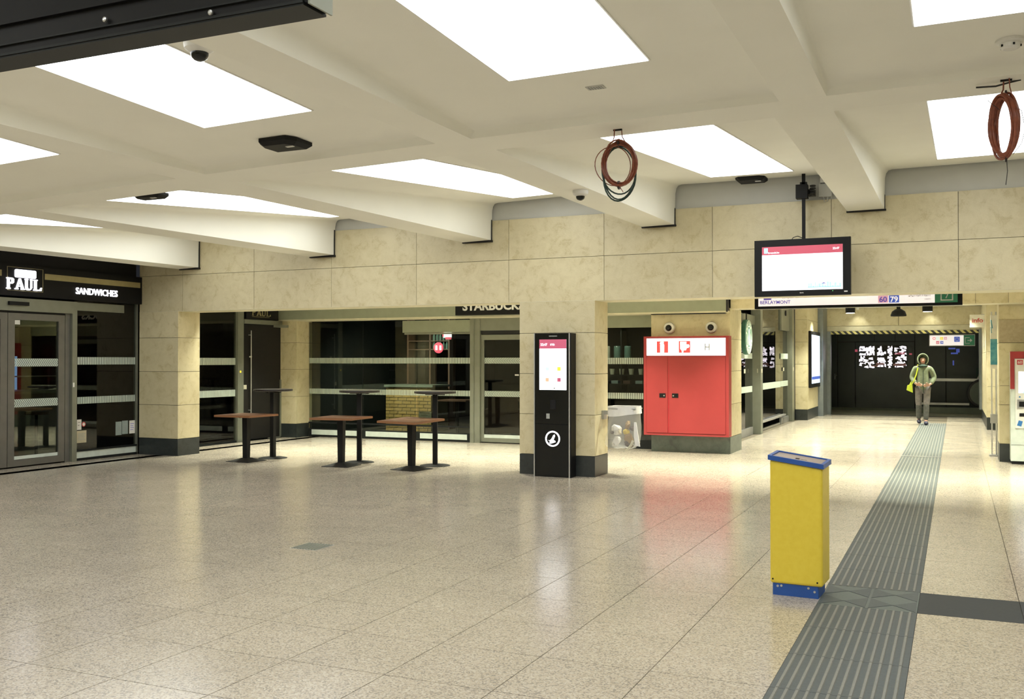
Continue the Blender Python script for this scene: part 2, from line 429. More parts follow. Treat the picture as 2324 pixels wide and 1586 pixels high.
for a in range(2):
    for b2 in range(2):
        cx, cy, h = X0+T*(.25+.5*a), yj+T*(.25+.5*b2), T*.235
        dm.plate([(cx-h, cy-h), (cx, cy), (cx-h, cy+h)], (0, 0, .001), 'U', .002)
        dm.plate([(cx+h, cy-h), (cx+h, cy+h), (cx, cy)], (0, 0, .001), 'U', .002)
dm.build('triangle_pattern', 'tactile_dark', o)
for k in range(9):
    x = X0+T*(k+1)
    MB().box(x+.002, x+T-.002, yj+.002, yj+T-.002, -.006, .0).build('dark_tile', 'slate', floor)
MB().box(X0, X0+T, 17.80, 17.90, .001, .008).build('expansion_strip', 'silver', floor)
MB().box(-3.6, .7, 28.6, 28.64, -.002, .004).build('expansion_strip', 'dark_metal', floor)
MB().box(-3.6, 2.2, 30.7, 36.4, -.005, .001).build('dark_tile', 'interior_floor', floor)
MB().box(-9.2+4.0, -4.93, 6.96, 7.24, -.002, .0008).build('grating', 'steel', floor)
gb = MB()
for k in range(9): gb.box(-5.19+k*.029, -5.175+k*.029, 6.97, 7.23, .0008, .004)
gb.build('grating', 'anodised', floor)
# ---- ceiling of the hall: beams, cross beams and coffers
bw_l = [-11.85, -9.22, -6.54, -3.84, -1.22, 1.45, 4.10]; bw_r = [-11.45, -8.78, -6.09, -3.40, -.79, 1.88, 4.53]
shift = [-.35, -.32, -.26, -.19, -.03, 0, 0]
zb = lambda x: interp(x, [-14, -11.65, -9, -6.32, -3.62, -1, 1.6, 6], [3.05, 3.135, 3.227, 3.324, 3.40, 3.446, 3.47, 3.49])
zw = lambda x: interp(x, [-14, -11.5, -8.75, -6.08, -3.4, -.7, 3], [3.62, 3.70, 3.775, 3.857, 3.93, 3.925, 3.95])
def sh(i, y): return shift[i]*max(0, min(1, (YW-y)/5.4))
def bl(i, y): return bw_l[i]+sh(i, y)+.11*max(0, min(1, (7.66-y)/.46))
def br(i, y): return bw_r[i]+sh(i, y)
rows = [('A', 7.66, YW), ('B', 2.0, 7.20), ('C', -4.6, 1.56)]
def zc(row, x, y):
    if row == 'A': return max(zw(x)+.088*(y-YW), zb(x)+.01)
    if row == 'B': return zb(x)+.080+.038*(7.2-y)
    return zb(x)+.42
ceil = thing('ceiling', 'white plaster coffered ceiling with deep beams over the hall', 'ceiling', (-5, 5, 3.5), kind='structure')
rampA = [(0, 0), (.004, .45), (.008, .78), (.022, .91), (.05, .98), (.09, 1)]
rampB = [(0, 0), (.006, .52), (.018, .80), (.045, .93), (.09, .985), (.15, 1)]
def coffer(row, y0, y1, il, ir, endwall):
    ramp = rampA if row == 'A' else rampB
    ys = [y0+d for d, _ in ramp]; fy = [f for _, f in ramp]
    k = 10
    y_in0, y_in1 = y0+.15, (y1-.15 if not endwall else y1)
    for q in range(1, k): ys.append(y_in0+(y_in1-y_in0)*q/k); fy.append(1)
    if endwall: ys.append(y1); fy.append(1)
    else: ys += [y1-d for d, _ in reversed(ramp)]; fy += [f for _, f in reversed(ramp)]
    vs = []; nx = None
    for y, f_ in zip(ys, fy):
        xl = br(il, y) if il is not None else -12.86
        xr = bl(ir, y) if ir is not None else 6.0
        xs = [xl+d for d, _ in ramp]+[xl+.15+(xr-xl-.3)*q/6 for q in range(1, 6)]+[xr-d for d, _ in reversed(ramp)]
        fx = [f for _, f in ramp]+[1]*5+[f for _, f in reversed(ramp)]
        nx = len(xs)
        for x, g_ in zip(xs, fx):
            z0_ = zb(x); vs.append((x, y, z0_+(zc(row, x, y)-z0_)*f_*g_))
    fs = [(j*nx+i, j*nx+i+1, (j+1)*nx+i+1, (j+1)*nx+i) for j in range(len(ys)-1) for i in range(nx-1)]
    mb = MB().add(vs, fs); o = mb.build('coffer', 'plaster', ceil)
    o.data.polygons.foreach_set('use_smooth', [True]*len(o.data.polygons))
nb = len(bw_l)
for row, y0, y1 in rows:
    for i in range(-1, nb):
        coffer(row, y0, y1, i if i >= 0 else None, i+1 if i+1 < nb else None, row == 'A')
for i in range(nb):
    mb = MB(); yy = [-4.6, 1.56, 2.0, 7.2, 7.66, 9.4, 11.1, YW]
    vs = []
    for y in yy: vs += [(bl(i, y), y, zb(bl(i, y))), (br(i, y), y, zb(br(i, y)))]
    fs = [(2*k, 2*k+2, 2*k+3, 2*k+1) for k in range(len(yy)-1)]
    n_ = len(vs); vs += [(x, y, z+.6) for x, y, z in vs[-2:]]
    fs.append((n_-2, n_-1, n_+1, n_)); mb.add(vs, fs).build('beam', 'plaster', ceil)
    x0, x1 = bw_l[i], bw_r[i]
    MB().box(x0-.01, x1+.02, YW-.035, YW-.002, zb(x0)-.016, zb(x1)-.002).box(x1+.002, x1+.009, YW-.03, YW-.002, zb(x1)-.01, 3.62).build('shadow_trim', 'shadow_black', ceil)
for y0, y1 in ((7.20, 7.66), (1.56, 2.0), (-5.0, -4.6)):
    for i in range(-1, nb):
        a = lambda y: br(i, y) if i >= 0 else -12.86
        b2 = lambda y: bl(i+1, y) if i+1 < nb else 6.0
        MB().add([(a(y0), y0, zb(a(y0))), (a(y1), y1, zb(a(y1))), (b2(y1), y1, zb(b2(y1))), (b2(y0), y0, zb(b2(y0)))], [(0, 1, 2, 3)]).build('cross_beam', 'plaster', ceil)
MB().box(-13, 6.2, -5.2, YW+.5, 4.3, 4.36).build('slab', 'plaster_grey', ceil)
# ---- back beam wall (stone fascia)
wall = thing('wall_back', 'beige limestone panel beam wall across the hall above the columns', 'wall', (-5, YW+.2, 2.43), kind='structure')
XJ = [-12.76, -11.81, -10.33, -8.84, -7.33, -5.82, -4.39, -2.90, -1.41, .03, 1.52, 3.01, 4.5, 6.0]
MB().box(-12.76, 6.0, YW+.022, YW+.50, 2.436, 3.61).build('core', 'joint', wall)
for i in range(len(XJ)-1):
    for z0, z1 in ((2.43, 3.03), (3.036, 3.61)):
        MB().box(XJ[i]+.003, XJ[i+1]-.003, YW, YW+.021, z0, z1).build('panel', 'limestone', wall)
MB().box(-12.76, 6.0, YW+.03, YW+.50, 3.61, 4.3).build('plaster_band', 'plaster_grey', wall)
MB().box(-12.76, 6.0, YW, YW+.53, 2.424, 2.4295).build('soffit', 'soffit_paint', wall)
MB().box(-12.76, 6.0, YW+.50, YW+.53, 2.43, 3.2).build('rear_face', 'plaster', wall)
# ---- columns
def column(label, x0, x1, y0, y1, ztop, zj=(0.285, .85, 1.415, 1.985), plinth='plinth_stone', pz=.285, group=None, skip=''):
    t = thing('stone_column', label, 'column', ((x0+x1)/2, (y0+y1)/2, 0), group)
    MB().box(x0+.022, x1-.022, y0+.022, y1-.022, 0, ztop).build('core', 'joint', t)
    MB().box(x0, x1, y0, y1, 0, pz-.004).build('plinth', plinth, t)
    zz = [pz]+[z for z in zj if z > pz+.05]+[ztop]
    for k in range(len(zz)-1):
        a, b_ = zz[k]+.003, zz[k+1]-(.003 if k < len(zz)-2 else 0)
        if 'S' not in skip: MB().box(x0, x1, y0, y0+.02, a, b_).build('panel', 'limestone', t)
        MB().box(x1-.02, x1, y0+.0202, y1, a, b_).build('panel', 'limestone', t)
        MB().box(x0, x0+.02, y0+.0202, y1, a, b_).build('panel', 'limestone', t)
        MB().box(x0+.0202, x1-.0202, y1-.02, y1, a, b_).build('panel', 'limestone', t)
    return t
column('beige stone column beside the bakery front, at the left end of the beam wall', -12.76, -11.905, YW, 13.40, 2.424)
column('broad beige stone column with the black information totem on its front', -5.65, -4.525, YW, 13.43, 2.424)
column('small beige stone column in the far corner behind the leftmost tables', -13.02, -12.5, 16.96, 17.50, 2.42, (.285, .85, 1.415, 1.97))
column('stone column carrying the red fire cabinet', -4.93, -3.535, 17.04, 18.00, 2.5, (.85, 1.415, 1.97), 'plinth_green', .29)
column('yellowish stone column far down the passage beside a lit poster', -3.96, -3.64, 27.5, 29.7, 3.1, (.285, .89, 1.5, 2.1, 2.7))
column('stone column beside the ticket machine at the right edge', .62, 1.9, 17.5, 18.2, 3.2, (.285, .9, 1.2, 1.88), skip='')
column('narrow stone column at the right end of the passage, before the shutter', .64, .95, 25.4, 30.6, 3.1, (.29, 1.0, 1.8))
bwl = thing('wall_back', 'stone wall right of the ticket machine column', 'wall', (3.9, 17.6, 0), kind='structure')
for k in range(3):
    for z0, z1 in ((0, .85), (.856, 1.7), (1.706, 2.49)):
        MB().box(1.906+k*1.37, 1.906+k*1.37+1.364, 17.56, 17.62, z0, z1).build('panel', 'limestone', bwl)
# ---- bulkhead behind the beam wall
bh = thing('bulkhead', 'green-grey metal bulkhead above the coffee shop front', 'bulkhead', (-8, 17.0, 2.43), kind='structure')
MB().box(-12.95, -3.56, 16.90, 17.06, 2.45, 3.2).build('metal_panel', 'green_grey_panel', bh)
MB().box(-12.95, -3.54, 16.905, 17.42, 2.42, 2.449).build('soffit', 'soffit_paint', bh)
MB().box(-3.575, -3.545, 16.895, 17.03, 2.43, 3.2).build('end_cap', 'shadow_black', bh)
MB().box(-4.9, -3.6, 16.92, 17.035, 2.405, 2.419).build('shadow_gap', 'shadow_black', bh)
bs = thing('bulkhead', 'stone bulkhead spanning the passage behind the hanging route sign', 'bulkhead', (-1.5, 17.1, 2.49), kind='structure')
MB().box(-3.53, 6.0, 17.06, 17.46, 2.495, 3.2).build('core', 'joint', bs)
for i, (a, b_) in enumerate(((-3.53, -2.2), (-2.2, -.9), (-.9, .28), (.28, .74), (.74, 1.9), (1.9, 6))):
    MB().box(a+.003, b_-.003, 17.04, 17.059, 2.49, 3.2).build('panel', 'limestone', bs)
MB().box(-3.53, 6.0, 17.04, 17.46, 2.484, 2.4895).build('soffit', 'soffit_paint', bs)
# ---- ceilings behind the beam wall
cl2 = thing('ceiling', 'low flat ceiling over the seating bay and passage beyond the beam wall', 'ceiling', (-4, 20, 3.2), kind='structure')
MB().box(-13.2, 6.0, YW+.53, 17.0, 2.95, 3.0).build('ceiling_panel', 'plaster', cl2)
MB().box(-13.2, 6.0, 17.46, 30.7, 3.14, 3.2).build('ceiling_panel', 'plaster', cl2)
# ---- shop enclosures
def enclosure(side, label, x0, x1, y0, y1, z1, sides):
    def st(n, what, mb, m_): tag(mb.build(n, m_), what+' of the '+label, 'floor' if n == 'floor' else 'ceiling' if n == 'ceiling' else 'wall', kind='structure')
    st('floor', 'dark floor', MB().box(x0, x1, y0, y1, -.12, 0), 'interior_floor')
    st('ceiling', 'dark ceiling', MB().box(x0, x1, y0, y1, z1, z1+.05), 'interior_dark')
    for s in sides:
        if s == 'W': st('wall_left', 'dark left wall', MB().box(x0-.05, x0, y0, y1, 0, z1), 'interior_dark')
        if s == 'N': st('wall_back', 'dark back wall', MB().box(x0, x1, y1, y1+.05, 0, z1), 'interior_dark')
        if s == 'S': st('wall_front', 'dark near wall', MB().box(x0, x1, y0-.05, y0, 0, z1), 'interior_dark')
enclosure('left', 'closed bakery behind its glass', -17.5, -12.98, 5.0, 17.3, 3.0, 'WSN')
enclosure('far', 'closed coffee shop behind its glass', -12.9, -4.12, 17.5, 27.5, 3.0, 'WN')
wl = thing('wall_left', 'plain stone wall left of the bakery doors, towards the camera', 'wall', (-12.9, 2, 0), kind='structure')
for k in range(6):
    for z0, z1 in ((0, .85), (.856, 1.7), (1.706, 2.55), (2.556, 3.6)):
        MB().box(-12.9, XL, -5.2+k*2.35, -5.2+k*2.35+2.344, z0, z1).build('panel', 'limestone', wl)
wr = thing('wall_right', 'plain stone wall closing the hall on the right', 'wall', (6, 4, 0), kind='structure')
for k in range(8):
    for z0, z1 in ((0, .85), (.856, 1.7), (1.706, 2.55), (2.556, 4.3)):
        MB().box(6.0, 6.1, -5.2+k*2.9, -5.2+k*2.9+2.894, z0, z1).build('panel', 'limestone', wr)
wf = thing('wall_front', 'plain stone wall behind the camera', 'wall', (-4, -5.2, 0), kind='structure')
for k in range(8):
    for z0, z1 in ((0, .85), (.856, 1.7), (1.706, 2.55), (2.556, 4.3)):
        MB().box(-13+k*2.4, -13+k*2.4+2.394, -5.3, -5.2, z0, z1).build('panel', 'limestone', wf)
# ---- bakery front on the left (plane x = XL)
def bands(parent, x0, x1, plane, mt, axis, zz=((1.54, 1.655), (.90, 1.01))):
    for z0, z1 in zz:
        if axis == 'x': MB().box(x0, x1, plane-.004, plane-.002, z0, z1).build('frosted_band', mt, parent)
        else: MB().box(plane+.002, plane+.004, x0, x1, z0, z1).build('frosted_band', mt, parent)
d1 = thing('door_1', 'bakery double sliding glass door at the left edge', 'door', (XL, 10.35, 0), kind='structure')
def leaf_y(y0, y1, x, parent, hw=.115, top=2.31, band='chev_y'):
    f = MB().box(x-.05, x, y0, y0+hw, .02, top).box(x-.05, x, y1-hw, y1, .02, top).box(x-.05, x, y0+hw, y1-hw, .02, .115).box(x-.05, x, y0+hw, y1-hw, top-.10, top).build('leaf', 'anodised_brown', parent)
    MB().box(x-.03, x-.022, y0+hw, y1-hw, .115, top-.10).build('pane', 'glass', f)
    bands(f, y0+hw, y1-hw, x-.02, band, 'y', ((1.51, 1.63), (.90, 1.02)))
    MB().box(x-.02, x-.015, y0+hw, y1-hw, .12, .17).build('kick_strip', 'kick_plate', f)
    return f
lf = leaf_y(10.335, 11.36, XL, d1); leaf_y(9.30, 10.325, XL, d1)
MB().box(XL-.02, XL-.014, 10.45, 10.55, 2.14, 2.205).build('sticker', 'paper', lf)
MB().box(XL-.01, XL+.06, 8.9, 11.46, 2.34, 2.53).build('header', 'anodised', d1)
MB().box(XL-.06, XL-.011, 9.2, 11.4, 2.312, 2.338).build('track', 'shadow_black', d1)
MB().box(XL-.06, XL+.0, 11.37, 11.46, 0, 2.34).build('jamb', 'anodised_brown', d1)
MB().box(XL-.02, XL+.05, 11.462, 11.555, 0, 2.53).build('post', 'anodised', d1)
MB().box(XL+.051, XL+.058, 11.47, 11.50, 1.18, 1.25).build('switch', 'white_plastic', d1)
MB().box(XL-.06, XL+.0, 9.1, 9.29, 0, 2.34).build('jamb', 'anodised_brown', d1)
MB().box(XL+.061, XL+.10, 10.28, 10.62, 2.42, 2.475).build('sensor', 'black_paint', d1)
w1 = thing('window_1', 'fixed glass pane with striped bands left of the first column', 'window', (XL, 12.2, 0), kind='structure')
MB().box(XL-.03, XL-.022, 11.56, 12.86, .15, 2.66).build('pane', 'glass', w1)
bands(w1, 11.56, 12.86, XL-.02, 'bars_y', 'y', ((1.535, 1.655), (.905, 1.015)))
MB().box(XL-.03, XL+.01, 11.56, 12.87, .0, .04).box(XL-.03, XL+.01, 11.56, 12.87, .145, .17).build('bottom_rail', 'dark_metal', w1)
MB().box(XL-.02, XL-.005, 11.6, 12.85, .04, .145).build('kick_strip', 'kick_plate', w1)
MB().box(XL-.028, XL+.01, 12.85, 12.88, 0, 2.66).build('edge_bead', 'anodised', w1)
MB().box(XL-.018, XL-.004, 11.56, 12.58, 2.40, 2.53).build('header', 'anodised', w1)
def flat(name, m, label, cat, face, o, x0, x1, z0, z1, group=None, d=.002):
    b_ = MB().rect(x0, x1, z0, z1, o, face, d).build(name, m); return tag(b_, label, cat, group)
gx = XL-.0215
def notice(label, m, y0, y1, z0, z1, ink='sign_text', n_=3):
    t = thing('notice', label, 'notice', (gx, (y0+y1)/2, z0)); MB().rect(y0, y1, z0, z1, (gx, 0, 0), 'E', .002).build('sheet', m, t)
    mb = MB(); h = (z1-z0)
    for k in range(n_): mb.rect(y0+.02, y1-.02-.02*(k % 2), z1-h*(.25+.6*k/n_)-.006, z1-h*(.25+.6*k/n_)+.002, (gx+.002, 0, 0), 'E', .0006)
    tag(mb.build('print', ink, t), kind='stuff')
mat('ink', (.12, .12, .12), .7); mat('ink_grey', (.35, .36, .34), .7)
notice('small white notice with brown mark on bakery glass beside the sliding door', 'paper', 11.62, 11.71, .49, .655, 'brown_wood', 2)
notice('cream lined notice low on bakery glass beside the sliding door', 'paper_cream', 11.62, 11.81, .28, .475, 'ink_grey', 5)
notice('left of two grey-green sheets on bakery glass near the column', 'paper_grey', 12.42, 12.55, .35, .575, 'ink_grey', 4)
notice('right of two grey-green sheets on bakery glass near the column', 'paper_grey', 12.56, 12.69, .36, .585, 'ink_grey', 4)
notice('white notice with dark printed squares, nearest the column', 'white_paint', 12.72, 12.845, .36, .58, 'sign_violet', 4)
t = MB().lathe((gx, 11.755, .575), [(.038, 0), (.038, .003)], 20, 'x').build('round_sticker', 'red_print'); tag(t, 'round red and white sticker on bakery glass', 'sticker')
MB().lathe((gx+.003, 11.755, .575), [(.026, 0), (.026, .001)], 20, 'x').build('disc', 'paper', t)
# bakery sign board
sb = thing('shop_sign', 'long black bakery fascia sign with lit white PAUL letters and gold stripe', 'sign', (XL, 11.4, 2.55))
MB().box(XL-.01, XL+.10, 8.6, 12.872, 2.56, 3.02).build('board', 'black_paint', sb)
MB().box(XL-.05, XL+.04, 8.6, 12.80, 3.021, 3.62).build('upper_board', 'black_paint', sb)
SX = XL+.10
MB().rect(10.89, 12.83, 2.835, 2.925, (SX, 0, 0), 'E', .004).build('gold_stripe', 'gold', sb)
MB().rect(8.7, 10.14, 2.835, 2.925, (SX, 0, 0), 'E', .004).build('gold_stripe', 'gold', sb)
fr_ = MB()
y0, y1, z0, z1 = 10.23, 10.86, 2.635, 2.985
for a in ((y0, y1, z0, z0+.006), (y0, y1, z1-.006, z1), (y0, y0+.008, z0, z1), (y1-.008, y1, z0, z1)): fr_.rect(*a, (SX, 0, 0), 'E', .004)
fr_.build('thin_frame', 'dim_gold', sb)
pl = []
for cx, cy, a0 in ((10.70, 2.93, 0), (10.38, 2.93, 90), (10.38, 2.855, 180), (10.70, 2.855, 270)):
    for k in range(4): a = R(a0+30*k); pl.append((cx+.022*cos(a), cy+.022*sin(a)))
MB().plate(pl, (SX, 0, 0), 'E', .02).build('lit_plaque', 'letters_lit', sb)
def serif_paul(parent, o, w, h, m, face, name='lettering', d=.02, k=1.0):
    """P A U L in slab-serif strokes, w wide and h tall"""
    s = w/4.0; st = .22*s*k; hr = .08*s*k; mb = MB()
    def v_(x, a=0., b_=1.): mb.rect(x, x+st, a*h, b_*h, o, face, d)
    def serif(x, z, e=.10): mb.rect(x-e*s, x+st+e*s, z*h-(hr if z > .5 else 0), z*h+(0 if z > .5 else hr), o, face, d)
    x = 0.08*s; v_(x); serif(x, 0); serif(x, 1, .08)
    bowl = [(x+st, h), (x+st+.30*s, h), (x+st+.46*s, h*.90), (x+st+.46*s, h*.60), (x+st+.30*s, h*.47), (x+st, h*.47), (x+st, h*.60), (x+st+.20*s, h*.60), (x+st+.24*s, h*.68), (x+st+.24*s, h*.80), (x+st+.20*s, h*.87), (x+st, h*.87)]
    mb.plate(bowl, o, face, d)
    x = .98*s; c = x+.46*s
    mb.plate([(x+.02*s, 0), (x+.20*s, 0), (c+.02*s, h*.78), (c+.02*s, h), (c-.06*s, h)], o, face, d)
    mb.plate([(x+.68*s, 0), (x+.96*s, 0), (c+.10*s, h), (c-.02*s, h), (c-.02*s, h*.78)], o, face, d)
    mb.rect(x+.25*s, x+.72*s, h*.25, h*.25+hr, o, face, d); mb.rect(x-.08*s, x+.30*s, 0, hr, o, face, d); mb.rect(x+.60*s, x+1.04*s, 0, hr, o, face, d)
    x = 2.08*s; v_(x, .22, 1); mb.rect(x-.06*s, x+st+.05*s, h-hr, h, o, face, d)
    x2 = x+.60*s; mb.rect(x2, x2+st*.6, .22*h, h, o, face, d); mb.rect(x2-.05*s, x2+st*.6+.05*s, h-hr, h, o, face, d)
    mb.plate([(x, h*.24), (x+st, h*.24), (x+st+.06*s, h*.12), (x2-.04*s, h*.12), (x2, h*.24), (x2+st*.6, h*.24), (x2, h*.04), (x2-.14*s, -.02*h), (x+st-.04*s, -.02*h), (x+.06*s, h*.06)], o, face, d)
    x = 3.10*s; v_(x); serif(x, 0); serif(x, 1, .10)
    mb.plate([(x+st, 0), (x+.80*s, 0), (x+.84*s, h*.30), (x+.76*s, h*.30), (x+.62*s, hr*1.2), (x+st, hr*1.2)], o, face, d)
    return mb.build(name, m, parent)
serif_paul(sb, (SX, 10.215, 2.655), .62, .165, 'letters_lit', 'E', k=1.15)
text('SANDWICHES', .145, 'letters_lit', sb, (SX+.004, 11.47, 2.655), 'E', ext=.012, fat=.0012, sx=.93)
# ---- bakery side front beyond the first column
w2 = thing('window_2', 'glass pane with two striped bands between first column and dark door', 'window', (-12.9, 15, 0), kind='structure')
MB().box(-12.93, -12.922, 13.42, 15.56, .03, 2.9).build('pane', 'glass', w2)
bands(w2, 13.42, 15.55, -12.92, 'bars_y', 'y', ((1.515, 1.65), (.90, 1.03)))
MB().box(-12.94, -12.90, 13.42, 15.56, 0, .03).build('bottom_rail', 'dark_metal', w2)
MB().box(-12.95, -12.87, 15.565, 15.74, 0, 2.94).build('post', 'anodised', w2)
d2 = thing('door_2', 'dark closed door with a long vertical pull bar under the small bakery sign', 'door', (-12.9, 16.3, 0), kind='structure')
MB().box(-12.95, -12.905, 15.75, 16.955, .02, 2.33).build('leaf', 'door_dark', d2)
MB().box(-12.95, -12.86, 15.745, 16.955, 2.335, 2.42).build('frame', 'anodised', d2)
MB().box(-12.93, -12.89, 16.56, 16.955, 0.0, .018).box(-12.9, -12.88, 16.92, 16.955, .02, 1.2).build('frame', 'anodised', d2)
MB().box(-12.94, -12.92, 15.75, 16.95, 2.43, 2.94).build('upper_panel', 'door_dark', d2)
MB().tube([(-12.84, 15.93, .5), (-12.84, 15.93, 2.2)], .010).box(-12.905, -12.84, 15.92, 15.94, .6, .62).box(-12.905, -12.84, 15.92, 15.94, 2.1, 2.12).build('handle', 'silver', d2)
MB().box(-12.904, -12.895, 15.95, 16.02, 1.66, 1.69).build('sticker', 'paper', d2)
MB().box(-12.904, -12.895, 15.765, 15.86, 1.03, 1.115).build('lock_plate', 'cream', d2)
MB().box(-12.868, -12.864, 15.62, 15.66, 1.36, 1.40).build('call_button', 'sign_yellow', w2)
MB().box(-12.86, -12.70, 16.66, 16.95, 2.285, 2.335).build('closer', 'anodised', d2)
ps = thing('shop_sign', 'small black sign with gold PAUL letters over the dark door', 'sign', (-12.86, 16.2, 2.43))
MB().box(-12.918, -12.84, 15.78, 16.70, 2.43, 2.92).build('board', 'black_paint', ps)
serif_paul(ps, (-12.84, 15.95, 2.50), .60, .13, 'dim_gold', 'E', d=.006, k=.8)
MB().rect(15.95, 16.50, 2.475, 2.482, (-12.84, 0, 0), 'E', .005).build('underline', 'dim_gold', ps)
# ---- coffee shop front (plane y = YS)
w3 = thing('window_3', 'three glass panes with striped bands of the coffee shop front', 'window', (-10.5, YS, 0), kind='structure')
for a, b_ in ((-12.48, -11.16), (-11.145, -9.885), (-9.87, -8.67)):
    MB().box(a, b_, YS+.0, YS+.008, .16, 2.40).build('pane', 'glass', w3)
    MB().box(a+.08, b_-.07, YS-.03, YS-.02, .045, .15).build('kick_strip', 'kick_plate', w3)
bands(w3, -12.48, -8.67, YS, 'bars_x', 'x')
MB().box(-12.48, -8.67, YS-.019, YS+.03, 0, .17).box(-12.48, -8.67, YS-.03, YS+.03, .28, .31).build('bottom_rail', 'dark_metal', w3)
MB().box(-10.2+.0, -8.67, YS-.02, YS-.002, 2.16, 2.40).build('header', 'green_grey_panel', w3)
MB().box(-10.15, -8.67, YS-.03, YS-.001, 2.12, 2.155).build('header_rail', 'anodised', w3)
MB().box(-8.665, -8.45, YS-.05, YS+.03, 0, 2.42).box(-8.60, -8.57, YS-.07, YS-.05, 0, 2.42).build('post', 'anodised', w3)
d3 = thing('door_3', 'coffee shop sliding glass door with chevron bands', 'door', (-7.2, YS, 0), kind='structure')
def leaf_x(x0, x1, y, parent, top=2.10, hw=.085):
    f = MB().box(x0, x0+hw, y-.03, y+.02, .02, top).box(x1-hw, x1, y-.03, y+.02, .02, top).box(x0+hw, x1-hw, y-.03, y+.02, .02, .10).box(x0+hw, x1-hw, y-.03, y+.02, top-.10, top).build('leaf', 'anodised', parent)
    MB().box(x0+hw, x1-hw, y, y+.006, .10, top-.10).build('pane', 'glass', f)
    bands(f, x0+hw, x1-hw, y, 'chev_x', 'x')
    MB().box(x0+hw, x1-hw, y-.02, y-.01, .10, .165).build('kick_strip', 'kick_plate', f)
    return f
leaf_x(-8.47, -7.30, YS+.03, d3); leaf_x(-7.29, -6.12, YS+.03, d3)
MB().box(-8.449, -6.0, YS-.04, YS+.04, 2.18, 2.42).build('header', 'anodised', d3)
MB().box(-8.449, -6.0, YS-.0, YS+.05, 2.11, 2.178).build('track', 'shadow_black', d3)
MB().box(-6.11, -5.99, YS-.04, YS+.04, 0, 2.179).build('post', 'anodised', d3)
MB().box(-7.72, -7.64, YS-.012, YS-.004, 1.31, 1.335).build('sticker', 'white_paint', d3)
w4 = thing('window_4', 'glass pane between broad column and red cabinet with striped bands', 'window', (-5.45, YS, 0), kind='structure')
MB().box(-5.98, -4.94, YS, YS+.008, .16, 2.30).build('pane', 'glass', w4)
bands(w4, -5.98, -4.94, YS, 'bars_x', 'x', ((1.535, 1.65), (.90, 1.01)))
MB().box(-5.98, -4.94, YS-.02, YS+.03, 0, .16).build('bottom_rail', 'dark_metal', w4)
MB().box(-5.98, -4.94, YS-.02, YS-.004, 2.20, 2.42).build('header', 'green_grey_panel', w4)
MB().box(-5.98, -4.94, YS-.019, YS-.006, 0.02, .14).build('kick_strip', 'kick_plate', w4)
sg = thing('shop_sign', 'black sign with white STARBUCKS letters on the green-grey bulkhead', 'sign', (-8, 16.88, 2.5))
MB().box(-8.70, -6.6, 16.78, 16.899, 2.46, 2.95).build('board', 'black_paint', sg)
text('STARBUCKS', .22, 'white_print', sg, (-8.545, 16.779, 2.55), 'S', ext=.006, fat=.007, sx=1.07)
nt_ = thing('notice', 'white printed notice standing inside the coffee shop glass', 'notice', (-9.7, YS+.03, .45)); MB().rect(-9.85, -9.56, .45, .575, (0, YS+.03, 0)).build('sheet', 'paper', nt_)
MB().rect(-9.83, -9.60, .545, .56, (0, YS+.0255, 0), d=.001).rect(-9.8, -9.64, .50, .506, (0, YS+.0255, 0), d=.001).build('print', 'ink', nt_)['kind'] = 'stuff'
# ---- passage side of the coffee shop (plane x = XC)
w5 = thing('window_5', 'glass screens and posts of the coffee shop along the passage', 'window', (XC, 23, 0), kind='structure')
MB().box(XC-.02, XC-.01, 18.02, 21.9, .16, 2.36).build('pane', 'glass_dark', w5)
bands(w5, 18.02, 21.8, XC, 'frosted', 'y', ((1.64, 1.76), (.92, 1.05)))
MB().box(XC-.03, XC+.02, 18.02, 21.8, 0, .16).build('bottom_rail', 'steel', w5)
MB().box(XC-.05, XC+.04, 18.02, 22.0, 2.38, 2.58).build('header', 'anodised', w5)
MB().box(XC-.05, XC+.16, 21.95, 22.20, 0, 3.14).build('post', 'anodised', w5)
MB().box(XC-.02, XC-.01, 22.21, 25.6, .16, 3.13).build('pane', 'glass_dark', w5)
bands(w5, 22.21, 25.6, XC, 'frosted', 'y', ((.93, 1.08),))
MB().box(XC+.0, XC+.08, 22.21, 26.0, .20, .24).box(XC+.0, XC+.04, 25.5, 25.56, 0, .2).box(XC-.02, XC+.02, 22.21, 25.6, 0, .05).build('low_rail', 'silver', w5)
MB().box(XC-.03, XC-.02, 25.61, 26.85, .16, 2.36).build('pane', 'glass_dark', w5)
bands(w5, 25.62, 26.8, XC, 'frosted', 'y', ((1.64, 1.78), (.94, 1.08)))
MB().box(XC-.03, XC+.02, 25.61, 26.85, 0, .15).build('bottom_rail', 'steel', w5)
MB().box(XC-.05, XC+.03, 25.61, 26.9, 2.37, 3.13).build('header', 'anodised', w5)
MB().lathe((XC+.03, 26.2, 2.82), [(.07, 0), (.07, .03)], 16, 'x').build('sensor', 'black_paint', w5)
MB().box(XC-.05, XC+.10, 26.9, 27.3, 0, 3.13).build('post', 'anodised', w5)
for y, x in ((20.9, XC-.008), (21.955, XC+.161), (26.0, XC-.0), (27.0, XC+.101)):
    MB().rect(y+.05, y+.19, 1.33, 1.42, (x, 0, 0), 'E', .004).build('sticker', 'cream', w5)
MB().rect(22.0-21.9+XC-.0, XC+.08, 1.33, 1.42, (0, 21.949, 0), 'S', .004).build('sticker', 'cream', w5)
